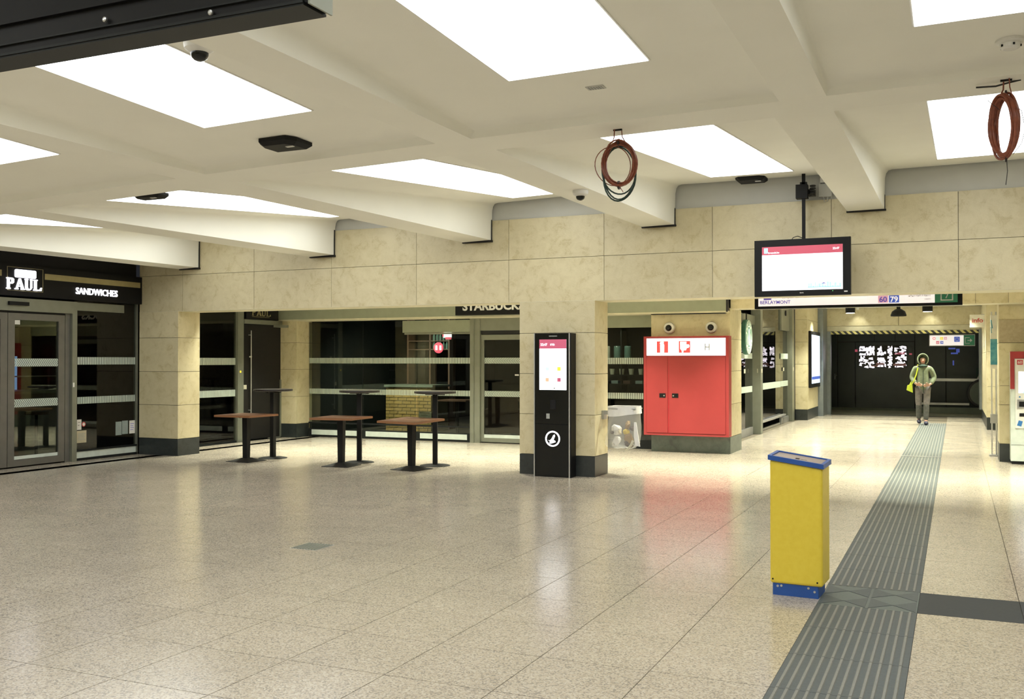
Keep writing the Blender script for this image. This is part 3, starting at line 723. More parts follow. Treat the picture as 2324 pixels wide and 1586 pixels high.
# roundel sign
ro = thing('roundel_sign', 'round green and white coffee shop emblem hanging by the red cabinet column', 'sign', (-3.92, 20.5, 1.73))
RC = Vector((-3.93, 20.55, 2.08))
MB().lathe(RC-Vector((.05, 0, 0)), [(.35, 0), (.36, .02), (.36, .08), (.35, .1)], 40, 'x').build('disc', 'siren_green', ro)
for rr0, rr1 in ((.325, .345), (.215, .235)): MB().ring(rr0, rr1, RC+Vector((.05, 0, 0)), 'E', .006).build('ring', 'siren_white', ro)
mb = MB()
mb.plate([(-.05, .05), (-.07, .12), (-.03, .17), (.03, .17), (.07, .12), (.05, .05), (.09, -.05), (.06, -.17), (-.06, -.17), (-.09, -.05)], RC+Vector((.05, 0, 0)), 'E', .006)
for s_ in (-1, 1):
    mb.plate([(s_*.12, -.14), (s_*.17, -.05), (s_*.15, .08), (s_*.19, .02), (s_*.20, -.06), (s_*.15, -.15)], RC+Vector((.05, 0, 0)), 'E', .006)
for k in range(18):
    a = R(20+k*20)
    if k in (0, 8, 9, 17): continue
    mb.plate([(.25*cos(a), .25*sin(a)), (.31*cos(a), .31*sin(a)), (.31*cos(a+.14), .31*sin(a+.14)), (.25*cos(a+.14), .25*sin(a+.14))], RC+Vector((.05, 0, 0)), 'E', .006)
mb.build('emblem', 'siren_white', ro)
MB().box(-3.94, -3.92, 20.53, 20.57, 2.43, 2.60).box(XC, -3.92, 20.53, 20.57, 2.57, 2.60).build('bracket', 'black_iron', ro)
# ================================================================== LIGHTS IN THE CEILING
def panel_light(label, x0, x1, y0, y1, row, xs0=0.):
    t = thing('ceiling_light', label, 'ceiling light', ((x0+x1)/2, (y0+y1)/2, zc(row, (x0+x1)/2, (y0+y1)/2)), 'rectangular ceiling light panels')
    q = lambda dz: [(a+xs0*(YW-b_)/10, b_, zc(row, a, b_)-dz) for a, b_ in ((x0, y0), (x1, y0), (x1, y1), (x0, y1))]
    MB().hexa(q(.010), q(.002)).build('diffuser', 'panel_light', t)
    e = .012; fr2 = MB()
    q2 = lambda dz, e: [(a, b_, zc(row, a, b_)-dz) for a, b_ in ((x0-e, y0-e), (x1+e, y0-e), (x1+e, y1+e), (x0-e, y1+e))]
    A, B = q2(.007, e), q2(.0, e); fr2.hexa(A, B).build('frame', 'white_paint', t)
cellx = [(-5.47, -4.44, 'behind the domed camera'), (-2.79, -1.81, 'at the top middle, near the small vent'), (-.21, .77, 'at the top right corner')]
panel_light('glowing ceiling panel cut by the black display box, beside the domed camera', -5.47, -4.44, 2.3, 6.2, 'B')
panel_light('glowing ceiling panel at the top middle, left of the small vent', -2.80, -1.81, 2.3, 6.2, 'B')
panel_light('glowing ceiling panel in the top right corner above the smoke detector', -.215, .77, 2.3, 6.26, 'B')
panel_light('sliver of glowing ceiling panel at the left edge, above the first pair of beams', -8.15, -7.15, 2.3, 6.27, 'B')
panel_light('ceiling panel over the far left of the hall, out of the frame', -10.8, -9.8, 2.3, 6.2, 'B')
panel_light('ceiling panel right of the frame in the nearer row', 2.45, 3.45, 2.3, 6.2, 'B')
panel_light('glowing ceiling panel left of the red cable coil, kinked by a beam', -5.50, -4.50, 7.72, 12.3, 'A')
panel_light('glowing ceiling panel right behind the hanging red cable coil', -2.74, -1.76, 7.68, 12.08, 'A')
panel_light('glowing ceiling panel behind the cable coil at the right edge', -.18, .80, 7.68, 12.0, 'A')
panel_light('glowing ceiling panel seen as a thin triangle above the long left beam', -8.48, -7.42, 7.9, 12.3, 'A')
panel_light('lowest sliver of glowing ceiling panel at the left edge', -11.1, -10.1, 7.8, 12.2, 'A')
panel_light('ceiling panel right of the frame in the farther row', 2.5, 3.5, 7.7, 12.0, 'A')
for i, x in enumerate((-10.8, -8.1, -5.4, -2.8, -.2, 2.45)):
    panel_light('ceiling panel %s above and behind the camera' % ['far left', 'second', 'third', 'fourth', 'fifth', 'far right'][i], x, x+1.0, -4.2, 1.2, 'C')
def spot(loc, w, ang=92, blend=.75, tgt=None, size=.06, col=SPOT_C):
    ld = bpy.data.lights.new('spot_lamp', 'SPOT'); ld.energy = w; ld.spot_size = R(ang); ld.spot_blend = blend; ld.shadow_soft_size = size; ld.color = col
    o = bpy.data.objects.new('spot_lamp', ld); COL.objects.link(o); o.location = loc
    if tgt: o.rotation_euler = (Vector(tgt)-Vector(loc)).to_track_quat('-Z', 'Y').to_euler()
    return o
dn = None; cnt = 0
def downlight(x, y, z, label, w, grp):
    global dn
    if dn is None:
        dn = thing('downlight', label, 'downlight', (x, y, z), grp)
        MB().lathe((0, 0, 0), [(.075, 0), (.10, 0), (.10, -.008), (.08, -.012), (.075, -.008)], 20).build('trim_ring', 'white_paint', dn, local=True)
        MB().lathe((0, 0, 0), [(.074, -.001), (.074, -.006)], 20).build('lens', 'lamp_face', dn, local=True)
        o = dn
    else:
        o = copy_tree(dn, (x, y, z)); o['label'] = label; o['group'] = grp
    if w: spot((x, y, z-.03), w)
ORD = ['first', 'second', 'third', 'fourth', 'fifth', 'sixth', 'seventh', 'eighth', 'ninth']
bx = [-11.6, -10.0, -8.4, -6.8, -5.2, -3.4, -1.8, -.2, 1.4]
px_, py_ = [-3.2, -1.6, 0.0], [18.6, 20.6, 22.6, 24.6, 26.6, 28.4]
for x in bx:
    for y in (14.0, 15.7):
        downlight(x, y, 2.949, 'recessed downlight in the %s row of the bay ceiling, %s from the left' % ('nearer' if y < 15 else 'farther', ORD[bx.index(x)]), SPOT_W*.8, 'downlights in the seating bay')
for x in px_:
    for y in py_:
        downlight(x, y, 3.139, 'recessed downlight in the %s line of the passage ceiling, %s from the hall' % (('left', 'middle', 'right')[px_.index(x)], ORD[py_.index(y)]), SPOT_W*(1.0 if y < 25 else .8), 'downlights in the passage')
# ================================================================== PASSAGE END
sh_ = thing('wall_end', 'stone lintel with rolled shutter and dark lobby beyond it at the passage end', 'wall', (-1.4, 30.8, 2.4), kind='structure')
for i, (a, b_) in enumerate(((-3.72, -1.52), (-1.51, .75))):
    MB().box(a, b_-.004, 30.75, 30.95, 2.62, 3.14).build('panel', 'limestone', sh_)
MB().box(-3.72, .75, 30.77, 30.95, 2.47, 2.614).build('shutter_box', 'soffit_paint', sh_)
MB().box(-3.45, .74, 30.76, 30.80, 2.375, 2.465).build('shutter_rail', 'hazard', sh_)
MB().box(-3.72, -3.50, 29.75, 30.9, 0, 3.14).build('side_pier', 'shutter_metal', sh_)
MB().box(-3.50, -3.40, 30.7, 30.95, 0, 2.46).build('shutter_guide', 'shutter_metal', sh_)
MB().box(.58, .64, 30.2, 30.9, 0.25, 2.47).build('shutter_guide', 'shutter_metal', sh_)
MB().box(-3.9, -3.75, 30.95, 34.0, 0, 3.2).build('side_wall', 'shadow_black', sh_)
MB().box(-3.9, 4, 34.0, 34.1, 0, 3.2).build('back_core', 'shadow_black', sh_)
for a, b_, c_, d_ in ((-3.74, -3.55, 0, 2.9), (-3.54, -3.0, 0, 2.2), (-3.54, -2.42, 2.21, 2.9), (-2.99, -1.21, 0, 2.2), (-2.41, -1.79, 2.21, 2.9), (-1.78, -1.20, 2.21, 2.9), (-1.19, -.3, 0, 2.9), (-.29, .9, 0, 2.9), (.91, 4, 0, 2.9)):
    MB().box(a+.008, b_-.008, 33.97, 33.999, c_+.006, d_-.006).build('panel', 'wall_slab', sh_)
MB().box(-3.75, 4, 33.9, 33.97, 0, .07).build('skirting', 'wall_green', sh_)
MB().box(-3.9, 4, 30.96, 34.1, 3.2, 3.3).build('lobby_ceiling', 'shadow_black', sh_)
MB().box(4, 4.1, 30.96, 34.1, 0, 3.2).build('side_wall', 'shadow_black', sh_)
MB().tube([(-3.66, 33.93, 1.12), (-3.55, 33.93, 1.12)], .014).box(-3.64, -3.615, 33.95, 33.972, .98, 1.16).build('door_handle', 'silver', sh_)
for k in range(7):
    MB().box(-3.7, 3.9, 31.1+k*.4, 31.14+k*.4, .001, .012).build('grating', 'anodised', sh_)
# lit wall display: white blotchy strokes on dark glass
ns_ = thing('lit_display', 'illuminated white lettering wall display in the dark lobby', 'sign', (-2.15, 33.96, 1.4))
MB().box(-2.90, -1.42, 33.945, 33.969, 1.38, 2.08).build('backing', 'black_gloss', ns_)
rg = random.Random(11)
for (x0, x1) in ((-2.88, -2.40), (-2.33, -2.05), (-2.02, -1.86), (-1.82, -1.44)):
    mb = MB(); z = 2.06
    while z > 1.42:
        h = rg.uniform(.03, .075); x = x0+rg.uniform(0, .05)
        while x < x1-.04:
            w_ = rg.uniform(.05, .17)
            if rg.random() < .78:
                e = min(x+w_, x1); sk = rg.uniform(-.02, .02)
                mb.plate([(x, z-h+sk), (e, z-h-sk), (e-rg.uniform(0, .02), z+sk), (x+rg.uniform(0, .02), z-sk)], (0, 33.945, 0), 'S', .006)
            x += w_+rg.uniform(-.02, .03)
        z -= h+rg.uniform(-.012, .018)
    tag(mb.build('glyphs', 'neon_white', ns_), kind='stuff')
mb = MB().rect(-1.80, -1.50, 1.80, 1.83, (0, 33.938, 0)).rect(-1.7, -1.48, 1.85, 1.865, (0, 33.938, 0)).rect(-1.36, -1.28, 1.78, 1.83, (0, 33.94, 0)).rect(-3.0, -2.92, 1.88, 1.96, (0, 33.94, 0))
mb.build('red_marks', 'sign_text_red', ns_)
mb = MB().rect(-1.84, -1.46, 1.43, 1.50, (0, 33.938, 0)).rect(-2.36, -2.12, 1.46, 1.52, (0, 33.938, 0)).rect(-2.5, -2.3, 1.41, 1.44, (0, 33.938, 0))
mb.build('brown_marks', 'neon_brown', ns_)
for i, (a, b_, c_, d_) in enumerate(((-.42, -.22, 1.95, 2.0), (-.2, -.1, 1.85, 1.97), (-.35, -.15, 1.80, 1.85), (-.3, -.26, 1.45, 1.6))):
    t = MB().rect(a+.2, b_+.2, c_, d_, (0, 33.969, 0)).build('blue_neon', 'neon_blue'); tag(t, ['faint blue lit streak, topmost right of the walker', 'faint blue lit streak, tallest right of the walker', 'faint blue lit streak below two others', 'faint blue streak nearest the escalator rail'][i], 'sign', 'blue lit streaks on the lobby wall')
# route sign hanging in the lobby
ls = thing('route_sign', 'small hanging route sign with green exit arrow in the dark lobby', 'sign', (-.1, 31.5, 2.0))
MB().box(-.72, .50, 31.46, 31.54, 2.02, 2.36).build('case', 'steel', ls)
MB().rect(-.70, .20, 2.04, 2.33, (0, 31.46, 0)).build('white_face', 'sign_band_lit', ls)
MB().rect(.20, .485, 2.04, 2.33, (0, 31.46, 0)).build('green_face', 'sign_green_lit', ls)
MB().ring(.028, .042, (-.585, 31.456, 2.245), 'S', .004, 20).build('route_badge', 'sign_red_lit', ls)
for x, m_, z, tx in ((-.49, 'screen_green', 2.245, '12'), (-.385, 'sign_yellow', 2.245, '21'), (-.28, 'sign_pink', 2.245, '36'), (-.49, 'sign_text_red', 2.125, '60'), (-.38, 'sign_blue', 2.125, '79')):
    MB().rect(x-.042, x+.042, z-.042, z+.042, (0, 31.456, 0), d=.003).build('route_badge', m_, ls)
    text(tx, .065, 'sign_band_lit', ls, (x, 31.452, z-.024), ext=.001, align='CENTER', sx=.9)
MB().rect(-.05, .10, 2.14, 2.29, (0, 31.456, 0), d=.003).build('flag_badge', 'sign_blue', ls)
st_ = MB()
for k in range(12):
    a = k*pi/6; st_.rect(.025+.045*cos(a)-.005, .025+.045*cos(a)+.005, 2.215+.045*sin(a)-.005, 2.215+.045*sin(a)+.005, (0, 31.452, 0), d=.002)
tag(st_.build('stars', 'sign_yellow', ls), kind='stuff')
MB().rect(.235, .25, 2.09, 2.27, (0, 31.456, 0)).rect(.235, .36, 2.255, 2.27, (0, 31.456, 0)).rect(.235, .36, 2.09, 2.105, (0, 31.456, 0)).plate([(.30, 2.17), (.37, 2.17), (.37, 2.13), (.43, 2.18), (.37, 2.235), (.37, 2.19), (.30, 2.19)], (0, 31.456, 0)).build('arrow', 'white_print', ls)
MB().box(-.5, -.49, 31.49, 31.51, 2.36, 3.2).box(.3, .31, 31.49, 31.51, 2.36, 3.2).build('hanger', 'black_iron', ls)
# escalator balustrade
es = thing('escalator', 'end of an escalator with rounded newel and pale handrail in the dark lobby', 'escalator', (.8, 32.5, 0))
pts = [(-1.0, 32.5, 1.02), (.45, 32.5, 1.02)]
MB().box(-1.0, .62, 32.46, 32.54, .98, 1.06).build('top_rail', 'steel', es)
MB().box(-1.0, .35, 32.46, 32.54, .27, .33).build('lower_rail', 'steel', es)
MB().lathe((.72, 32.56, .63), [(.42, 0), (.44, .02), (.44, .09), (.42, .11)], 32, 'y').build('newel', 'rubber', es)
MB().lathe((.72, 32.445, .63), [(.36, 0), (.36, .01)], 32, 'y').build('newel_panel', 'wall_green', es)
MB().box(.72, 3.6, 32.46, 32.55, .18, 1.06).build('balustrade', 'black_gloss', es)
MB().box(-1.0, 3.0, 32.3, 32.44, .02, .20).build('skirt', 'wall_green', es)
# pendant and cylinder spots at the passage end
def cyl_spot(label, x, y, z, w=0, first=[None]):
    t = thing('spotlight', label, 'spotlight', (x, y, z), 'black cylinder spotlights by the shutter')
    MB().cyl((x, y, z), .13, .16, 20).build('housing', 'black_iron', t)
    MB().cyl((x, y, z-.004), .115, .004, 20).build('lens', 'lamp_face', t)
    MB().cyl((x, y, z+.16), .015, 3.14-z-.16, 8).build('stem', 'black_iron', t)
    if w: spot((x, y, z-.03), w, 100, .7)
cyl_spot('black cylinder spotlight left under the route sign, by the shutter', -2.68, 29.0, 2.92, 60)
cyl_spot('black cylinder spotlight right of the domed lamp, by the shutter', -.70, 29.0, 2.92, 60)
for i, x in enumerate((-2.6, -.66)):
    spot((x, 30.35, 3.05), 14, 70, .7, (x, 30.74, 2.55))
    t = thing('wall_washer', 'small wall-wash lamp lighting the stone lintel, %s one' % ('left', 'right')[i], 'lamp', (x, 30.35, 3.06), 'small wall-wash lamps at the lintel')
    MB().cyl((x, 30.35, 3.07), .035, .07, 14).build('housing', 'white_plastic', t)
dl = thing('dome_lamp', 'dark bell-shaped lamp hanging at the middle of the passage end', 'lamp', (-1.43, 29, 2.81))
MB().lathe((-1.43, 29, 2.81), [(.20, 0), (.205, .03), (.17, .13), (.10, .18), (.05, .20), (.05, .33)], 24).build('shade', 'black_iron', dl)
# info sign
inf = thing('info_sign', 'pale square sign reading info at the right of the lintel', 'sign', (.4, 27.0, 2.6))
MB().box(.31, .66, 26.98, 27.02, 2.42, 2.73).build('panel', 'paper', inf)
text('info', .15, 'red_print', inf, (.485, 26.976, 2.54), ext=.002, fat=.002, align='CENTER', sx=1.1)
MB().box(.56, .66, 26.99, 27.01, 2.7, 2.74).build('bracket', 'steel', inf)
# lit poster on the far column
lp = thing('lit_poster', 'bluish white lit poster case on the far passage column', 'poster', (-3.6, 28.8, .95))
MB().box(-3.639, -3.575, 27.72, 29.68, .86, 2.40).build('case', 'black_paint', lp)
MB().rect(27.86, 29.60, .97, 2.30, (-3.575, 0, 0), 'E').build('sheet', 'poster_lit', lp)
MB().rect(27.86, 29.60, 1.08, 1.16, (-3.571, 0, 0), 'E', .002).build('blue_stripe', 'sign_blue', lp)
pm = MB()
for k in range(9): pm.rect(27.95, 28.9+.25*(k % 3), 1.3+k*.10, 1.315+k*.10, (-3.571, 0, 0), 'E', .002)
tag(pm.build('print', 'screen_pale', lp), kind='stuff')
# ---- hanging route sign behind the beam wall
rs = thing('route_sign', 'long lit route sign with BERLAYMONT and Schuman behind the hanging screen', 'sign', (-1.2, 13.45, 2.3))
MB().box(-2.46, .075, 13.44, 13.56, 2.288, 2.72).build('case', 'black_paint', rs)
MB().rect(-2.41, -.24, 2.322, 2.69, (0, 13.44, 0)).build('white_face', 'sign_band_lit', rs)
MB().rect(-.238, .02, 2.322, 2.69, (0, 13.44, 0)).build('green_face', 'sign_green_lit', rs)
o_ = 13.435
MB().rect(-2.34, -2.24, 2.405, 2.55, (0, o_, 0), d=.003).build('flag_badge', 'sign_violet', rs)
text('BERLAYMONT', .062, 'sign_violet', rs, (-2.39, o_, 2.352), ext=.001, fat=.001, sx=1.0)
text('European Commission', .042, 'sign_text', rs, (-2.10, o_, 2.422), ext=.001, sx=.95)
MB().rect(-.905, -.785, 2.335, 2.425, (0, o_, 0), d=.003).build('route_badge', 'sign_pink', rs)
text('60', .095, 'sign_violet', rs, (-.845, o_-.004, 2.345), ext=.001, fat=.002, align='CENTER')
MB().rect(-.775, -.655, 2.335, 2.425, (0, o_, 0), d=.003).build('route_badge', 'sign_blue', rs)
text('79', .095, 'sign_band_lit', rs, (-.715, o_-.004, 2.345), ext=.001, fat=.002, align='CENTER')
MB().rect(-1.02, -.90, 2.455, 2.56, (0, o_, 0), d=.003).build('route_badge', 'sign_pink', rs)
MB().rect(-.88, -.78, 2.455, 2.56, (0, o_, 0), d=.003).build('route_badge', 'screen_green', rs)
MB().rect(-.77, -.66, 2.455, 2.56, (0, o_, 0), d=.003).build('route_badge', 'sign_yellow', rs)
MB().rect(-.64, -.53, 2.452, 2.56, (0, o_, 0), d=.003).build('route_badge', 'sign_text_red', rs)
text('Schuman', .11, 'ink_grey', rs, (-.56+.02, o_, 2.425) if False else (-.55, o_, 2.405), ext=.001, sx=.66)
text('metro', .03, 'sign_text', rs, (-.36, o_, 2.362), ext=.001)
for x in (-1.96, -1.7, -1.05, -.575): MB().rect(x-.002, x+.002, 2.325, 2.68, (0, o_, 0), d=.002).build('divider', 'screen_pale', rs)
MB().rect(-.175, -.03, 2.345, 2.358, (0, o_, 0)).rect(-.175, -.160, 2.358, 2.55, (0, o_, 0)).rect(-.045, -.03, 2.358, 2.55, (0, o_, 0)).build('exit_frame', 'white_print', rs)
text('7', .085, 'white_print', rs, (-.103, o_-.002, 2.375), ext=.001, fat=.002, align='CENTER')
MB().plate([(-.12, 2.455), (-.085, 2.455), (-.10, 2.50)], (0, o_, 0)).build('arrow', 'white_print', rs)
MB().box(-2.0, -1.97, 13.49, 13.51, 2.72, 2.95).box(-.4, -.37, 13.49, 13.51, 2.72, 2.95).build('hanger', 'black_iron', rs)
# ================================================================== HANGING SCREEN
tv = thing('hanging_screen', 'flat screen hanging on a black pole in front of the stone beam wall', 'screen', (-1.72, 12.55, 2.39))
MB().bev(-2.29, -1.15, 12.50, 12.58, 2.392, 3.09, .006).build('bezel', 'black_paint', tv)
sc = MB().rect(-2.195, -1.24, 2.462, 3.005, (0, 12.50, 0), d=.002).build('screen', 'screen_white', tv)
q = 12.498
MB().rect(-2.195, -1.24, 2.905, 3.005, (0, q, 0), d=.001).build('red_header', 'screen_red', sc)
MB().rect(-2.17, -2.125, 2.925, 2.99, (0, q-.001, 0), d=.001).build('logo', 'screen_cyan', sc)
text('brussels.be', .030, 'screen_white', sc, (-2.12, q-.001, 2.922), ext=.0005, fat=.0008)
text('22:47', .034, 'screen_white', sc, (-1.355, q-.001, 2.945), ext=.0005, fat=.0008)
mb = MB()
for k in range(5):
    z = 2.84-k*.055; mb.rect(-2.17, -2.15, z-.01, z+.01, (0, q, 0), d=.001); mb.rect(-2.13, -1.9-.05*(k % 3), z-.004, z+.004, (0, q, 0), d=.001)
mb.rect(-2.02, -1.80, 2.872, 2.878, (0, q, 0), d=.001).rect(-1.63, -1.28, 2.672, 2.678, (0, q, 0), d=.001).rect(-1.61, -1.30, 2.642, 2.648, (0, q, 0), d=.001)
tag(mb.build('text_lines', 'screen_pale', sc), kind='stuff')
mb = MB().rect(-1.65, -1.26, 2.49, 2.497, (0, q, 0), d=.001)
mb.build('skyline_ground', 'screen_teal', sc)
mb = MB(); rg = random.Random(3)
x = -1.64
while x < -1.28:
    w_ = rg.uniform(.012, .03); mb.rect(x, x+w_, 2.497, 2.497+rg.uniform(.012, .07), (0, q, 0), d=.001); x += w_+.006
tag(mb.build('skyline', 'screen_cyan', sc), kind='stuff')
MB().plate([(-1.49, 2.535), (-1.43, 2.535), (-1.445, 2.542), (-1.46, 2.548), (-1.475, 2.542)], (0, q-.001, 0), d=.001).build('roof_icon', 'sign_violet', sc)
text('iiyama', .018, 'white_print', tv, (-1.72, 12.499, 2.424), ext=.0005, fat=.0005, align='CENTER')
MB().rect(-1.225, -1.185, 2.426, 2.440, (0, 12.50, 0), d=.001).build('corner_badge', 'white_print', tv)
MB().rect(-1.36, -1.352, 2.440, 2.447, (0, 12.50, 0), d=.001).build('power_light', 'green_led', tv)
MB().box(-1.728, -1.69, 12.60, 12.64, 2.7, 3.905).build('pole', 'black_iron', tv)
MB().box(-1.9, -1.5, 12.58, 12.61, 2.6, 2.9).build('mount_plate', 'black_iron', tv)
MB().box(-1.80, -1.66, 12.58, 12.70, 3.60, 3.77).box(-1.68, -1.60, 12.68, 12.909, 3.66, 3.72).box(-1.75, -1.67, 12.60, 12.66, 3.77, 3.80).build('bracket', 'black_iron', tv)
mb = MB()
for k in range(5): mb.lathe((-1.60, 12.62, 3.62+k*.03), [(.035, 0), (.04, .008), (.035, .016)], 10)
tag(mb.build('cable_loops', 'rubber', tv), kind='stuff')
MB().tube([(-1.72, 12.62, 3.11), (-1.78, 12.60, 3.135), (-1.83, 12.585, 3.12), (-1.85, 12.58, 3.09)], .005).build('cable', 'rubber', tv)
jb = thing('junction_box', 'grey cable box on the plaster strip beside the screen pole', 'box', (-1.46, 12.87, 3.62))
MB().bev(-1.56, -1.40, 12.83, 12.905, 3.64, 3.80, .01).build('box', 'plaster_grey', jb)
MB().bev(-1.54, -1.44, 12.82, 12.905, 3.815, 3.88, .01).build('lid', 'white_plastic', jb)
MB().tube([(-1.40, 12.86, 3.85), (-1.385, 12.86, 3.8), (-1.385, 12.86, 3.68), (-1.41, 12.86, 3.62)], .006).tube([(-1.50, 12.86, 3.64), (-1.49, 12.86, 3.58), (-1.455, 12.86, 3.585), (-1.45, 12.86, 3.64)], .006).build('cable', 'plaster_grey', jb)
# ================================================================== INFORMATION TOTEM
k_ = thing('information_totem', 'tall black information totem with lit touch screen on the broad column', 'totem', (-5.07, 12.78, 0))
KY = 12.68
MB().box(-5.33, -4.80, KY, 12.875, .0, 1.975).build('body', 'black_paint', k_)
MB().box(-5.322, -4.835, KY-.006, KY, .73, 1.968).build('glass_front', 'black_gloss', k_)
MB().box(-5.322, -4.835, KY-.005, KY, .01, .722).build('lower_panel', 'black_gloss', k_)
MB().box(-5.345, -5.331, KY-.012, KY+.02, 0, 1.975).build('edge_trim', 'silver', k_)
MB().box(-4.828, -4.812, KY-.012, KY+.02, 0, 1.975).build('edge_trim', 'silver', k_)
q = KY-.0065
sc = MB().rect(-5.262, -4.862, 1.195, 1.89, (0, q, 0), d=.002).build('screen', 'screen_white', k_)
q -= .002
MB().rect(-5.262, -4.862, 1.765, 1.89, (0, q, 0), d=.001).build('header', 'screen_pink', sc)
text('22:47', .045, 'screen_white', sc, (-5.245, q-.001, 1.805), ext=.0005, fat=.0015)
text('STIB', .034, 'screen_white', sc, (-5.10, q-.001, 1.807), ext=.0005, fat=.0015)
for x, z, m_ in ((-5.145, 1.485, 'screen_green'), (-4.97, 1.485, 'screen_yellow'), (-5.145, 1.335, 'screen_orange'), (-4.97, 1.335, 'screen_pink'), (-5.145, 1.64, 'screen_pale'), (-4.97, 1.64, 'screen_pale'), (-5.04, 1.22, 'sign_text')):
    h = .025 if z > 1.3 else .009
    MB().rect(x-h, x+h, z-h, z+h, (0, q, 0), d=.001).build('icon', m_, sc)
MB().rect(-5.12, -5.0, 1.93, 1.942, (0, KY-.0065, 0), d=.001).build('maker_mark', 'ink_grey', k_)
MB().ring(.088, .108, (-5.065, KY-.006, .525), 'S', .006, 40).build('logo_ring', 'letters_lit', k_)
MB().plate([(-5.13, .505), (-5.105, .50), (-5.075, .535), (-5.055, .575), (-5.035, .585), (-5.03, .56), (-5.045, .53), (-5.05, .505), (-5.03, .50), (-5.02, .482), (-5.05, .470), (-5.10, .455), (-5.115, .47), (-5.10, .485)], (0, KY-.006, 0), d=.006).build('logo', 'letters_lit', k_)
MB().box(-5.10, -5.02, KY-.012, KY-.0062, .93, 1.06).build('card_reader', 'black_paint', k_)
MB().rect(-5.16, -5.11, .80, .87, (0, KY-.0065, 0), d=.001).build('sticker', 'ink_grey', k_)
# ================================================================== FIRE CABINET
fc = thing('fire_cabinet', 'red metal fire cabinet with lit white sign strip on the stone column', 'cabinet', (-4.25, 16.9, .30))
CX0, CX1, CY = -5.005, -3.515, 16.83
MB().box(CX0, CX1, CY+.01, 17.039, .30, 2.02).build('body', 'red_enamel', fc)
MB().box(CX0, CX1, CY-.004, CY+.0098, 2.0, 2.02).box(CX0, CX0+.05, CY-.004, CY+.0098, .3, 2.0).box(CX1-.05, CX1, CY-.004, CY+.0098, .3, 2.0).box(CX0+.05, CX1-.05, CY-.004, CY+.0098, .3, .335).build('frame', 'red_enamel', fc)
sp_ = MB().box(CX0+.055, CX1-.055, CY-.01, CY+.009, 1.685, 1.985).build('sign_strip', 'sign_white_lit', fc)
q = CY-.010; zc0 = 1.835
def sq(cx, h=.10): return MB().rect(cx-h, cx+h, zc0-h, zc0+h, (0, q, 0), d=.003)
sq(-4.665).build('extinguisher_sign', 'sign_red_lit', sp_)
MB().plate([(-4.705, 1.737), (-4.635, 1.737), (-4.633, 1.87), (-4.645, 1.90), (-4.638, 1.925), (-4.66, 1.932), (-4.70, 1.925), (-4.715, 1.895), (-4.70, 1.90), (-4.706, 1.87)], (0, q-.003, 0), d=.003).build('extinguisher_icon', 'sign_white_lit', sp_)
sq(-4.275).build('hose_sign', 'sign_red_lit', sp_)
MB().plate([(-4.35, 1.925), (-4.24, 1.925), (-4.24, 1.875), (-4.20, 1.88), (-4.185, 1.85), (-4.20, 1.82), (-4.235, 1.815), (-4.25, 1.775), (-4.29, 1.775), (-4.295, 1.738), (-4.32, 1.738), (-4.325, 1.775), (-4.35, 1.80)], (0, q-.003, 0), d=.003).build('hose_icon', 'sign_white_lit', sp_)
cx = -3.88; hb = MB(); e = .004
for a in ((cx-.115, cx+.115, zc0+.115-e, zc0+.115), (cx-.115, cx+.115, zc0-.115, zc0-.115+e), (cx-.115, cx-.115+e, zc0-.115, zc0+.115), (cx+.115-e, cx+.115, zc0-.115, zc0+.115)): hb.rect(*a, (0, q, 0), d=.002)
hb.build('hydrant_outline', 'sign_text', sp_)
text('H', .17, 'ink_grey', sp_, (cx, q-.002, zc0-.062), ext=.001, align='CENTER', sx=.85)
for a, b_, hx in ((CX0+.055, -4.575, -4.665), (-4.545, CX1-.055, -4.44)):
    dr = MB().box(a, b_, CY-.012, CY+.009, .345, 1.665).build('door', 'red_enamel', fc)
    h_ = MB().box(hx-.055, hx+.055, CY-.020, CY-.012, .955, 1.03).build('latch', 'black_paint', dr)
MB().box(-4.574, -4.546, CY-.004, CY+.009, .345, 1.665).build('centre_post', 'red_dark', fc)
MB().cyl((-4.635, CY-.021, .99), .012, .006, 12, 'y').build('lock', 'silver', fc)
MB().cyl((-4.47, CY-.021, .99), .012, .006, 12, 'y').build('lock', 'silver', fc)
eye = None
for i, x in enumerate((-4.592, -3.852)):
    if eye is None:
        eye = thing('dome_camera', 'left white ring camera with black dome above the red cabinet', 'camera', (x, 17.04, 2.17), 'pair of round wall cameras above the fire cabinet')
        MB().lathe((0, 0, 0), [(.098, 0), (.102, .03), (.09, .07), (.06, .085)], 28, 'y').build('housing', 'white_plastic', eye, smooth=True, local=True)
        MB().lathe((0, -.072, 0), [(.056, 0), (.056, .012), (.05, .035), (.034, .052), (.012, .06)], 24, 'y').build('dome', 'black_gloss', eye, smooth=True, local=True)
        eye.location = (x, 17.039, 2.17)
    else:
        o = copy_tree(eye, (x, 17.039, 2.17)); o['label'] = 'right white ring camera with black dome above the red cabinet'
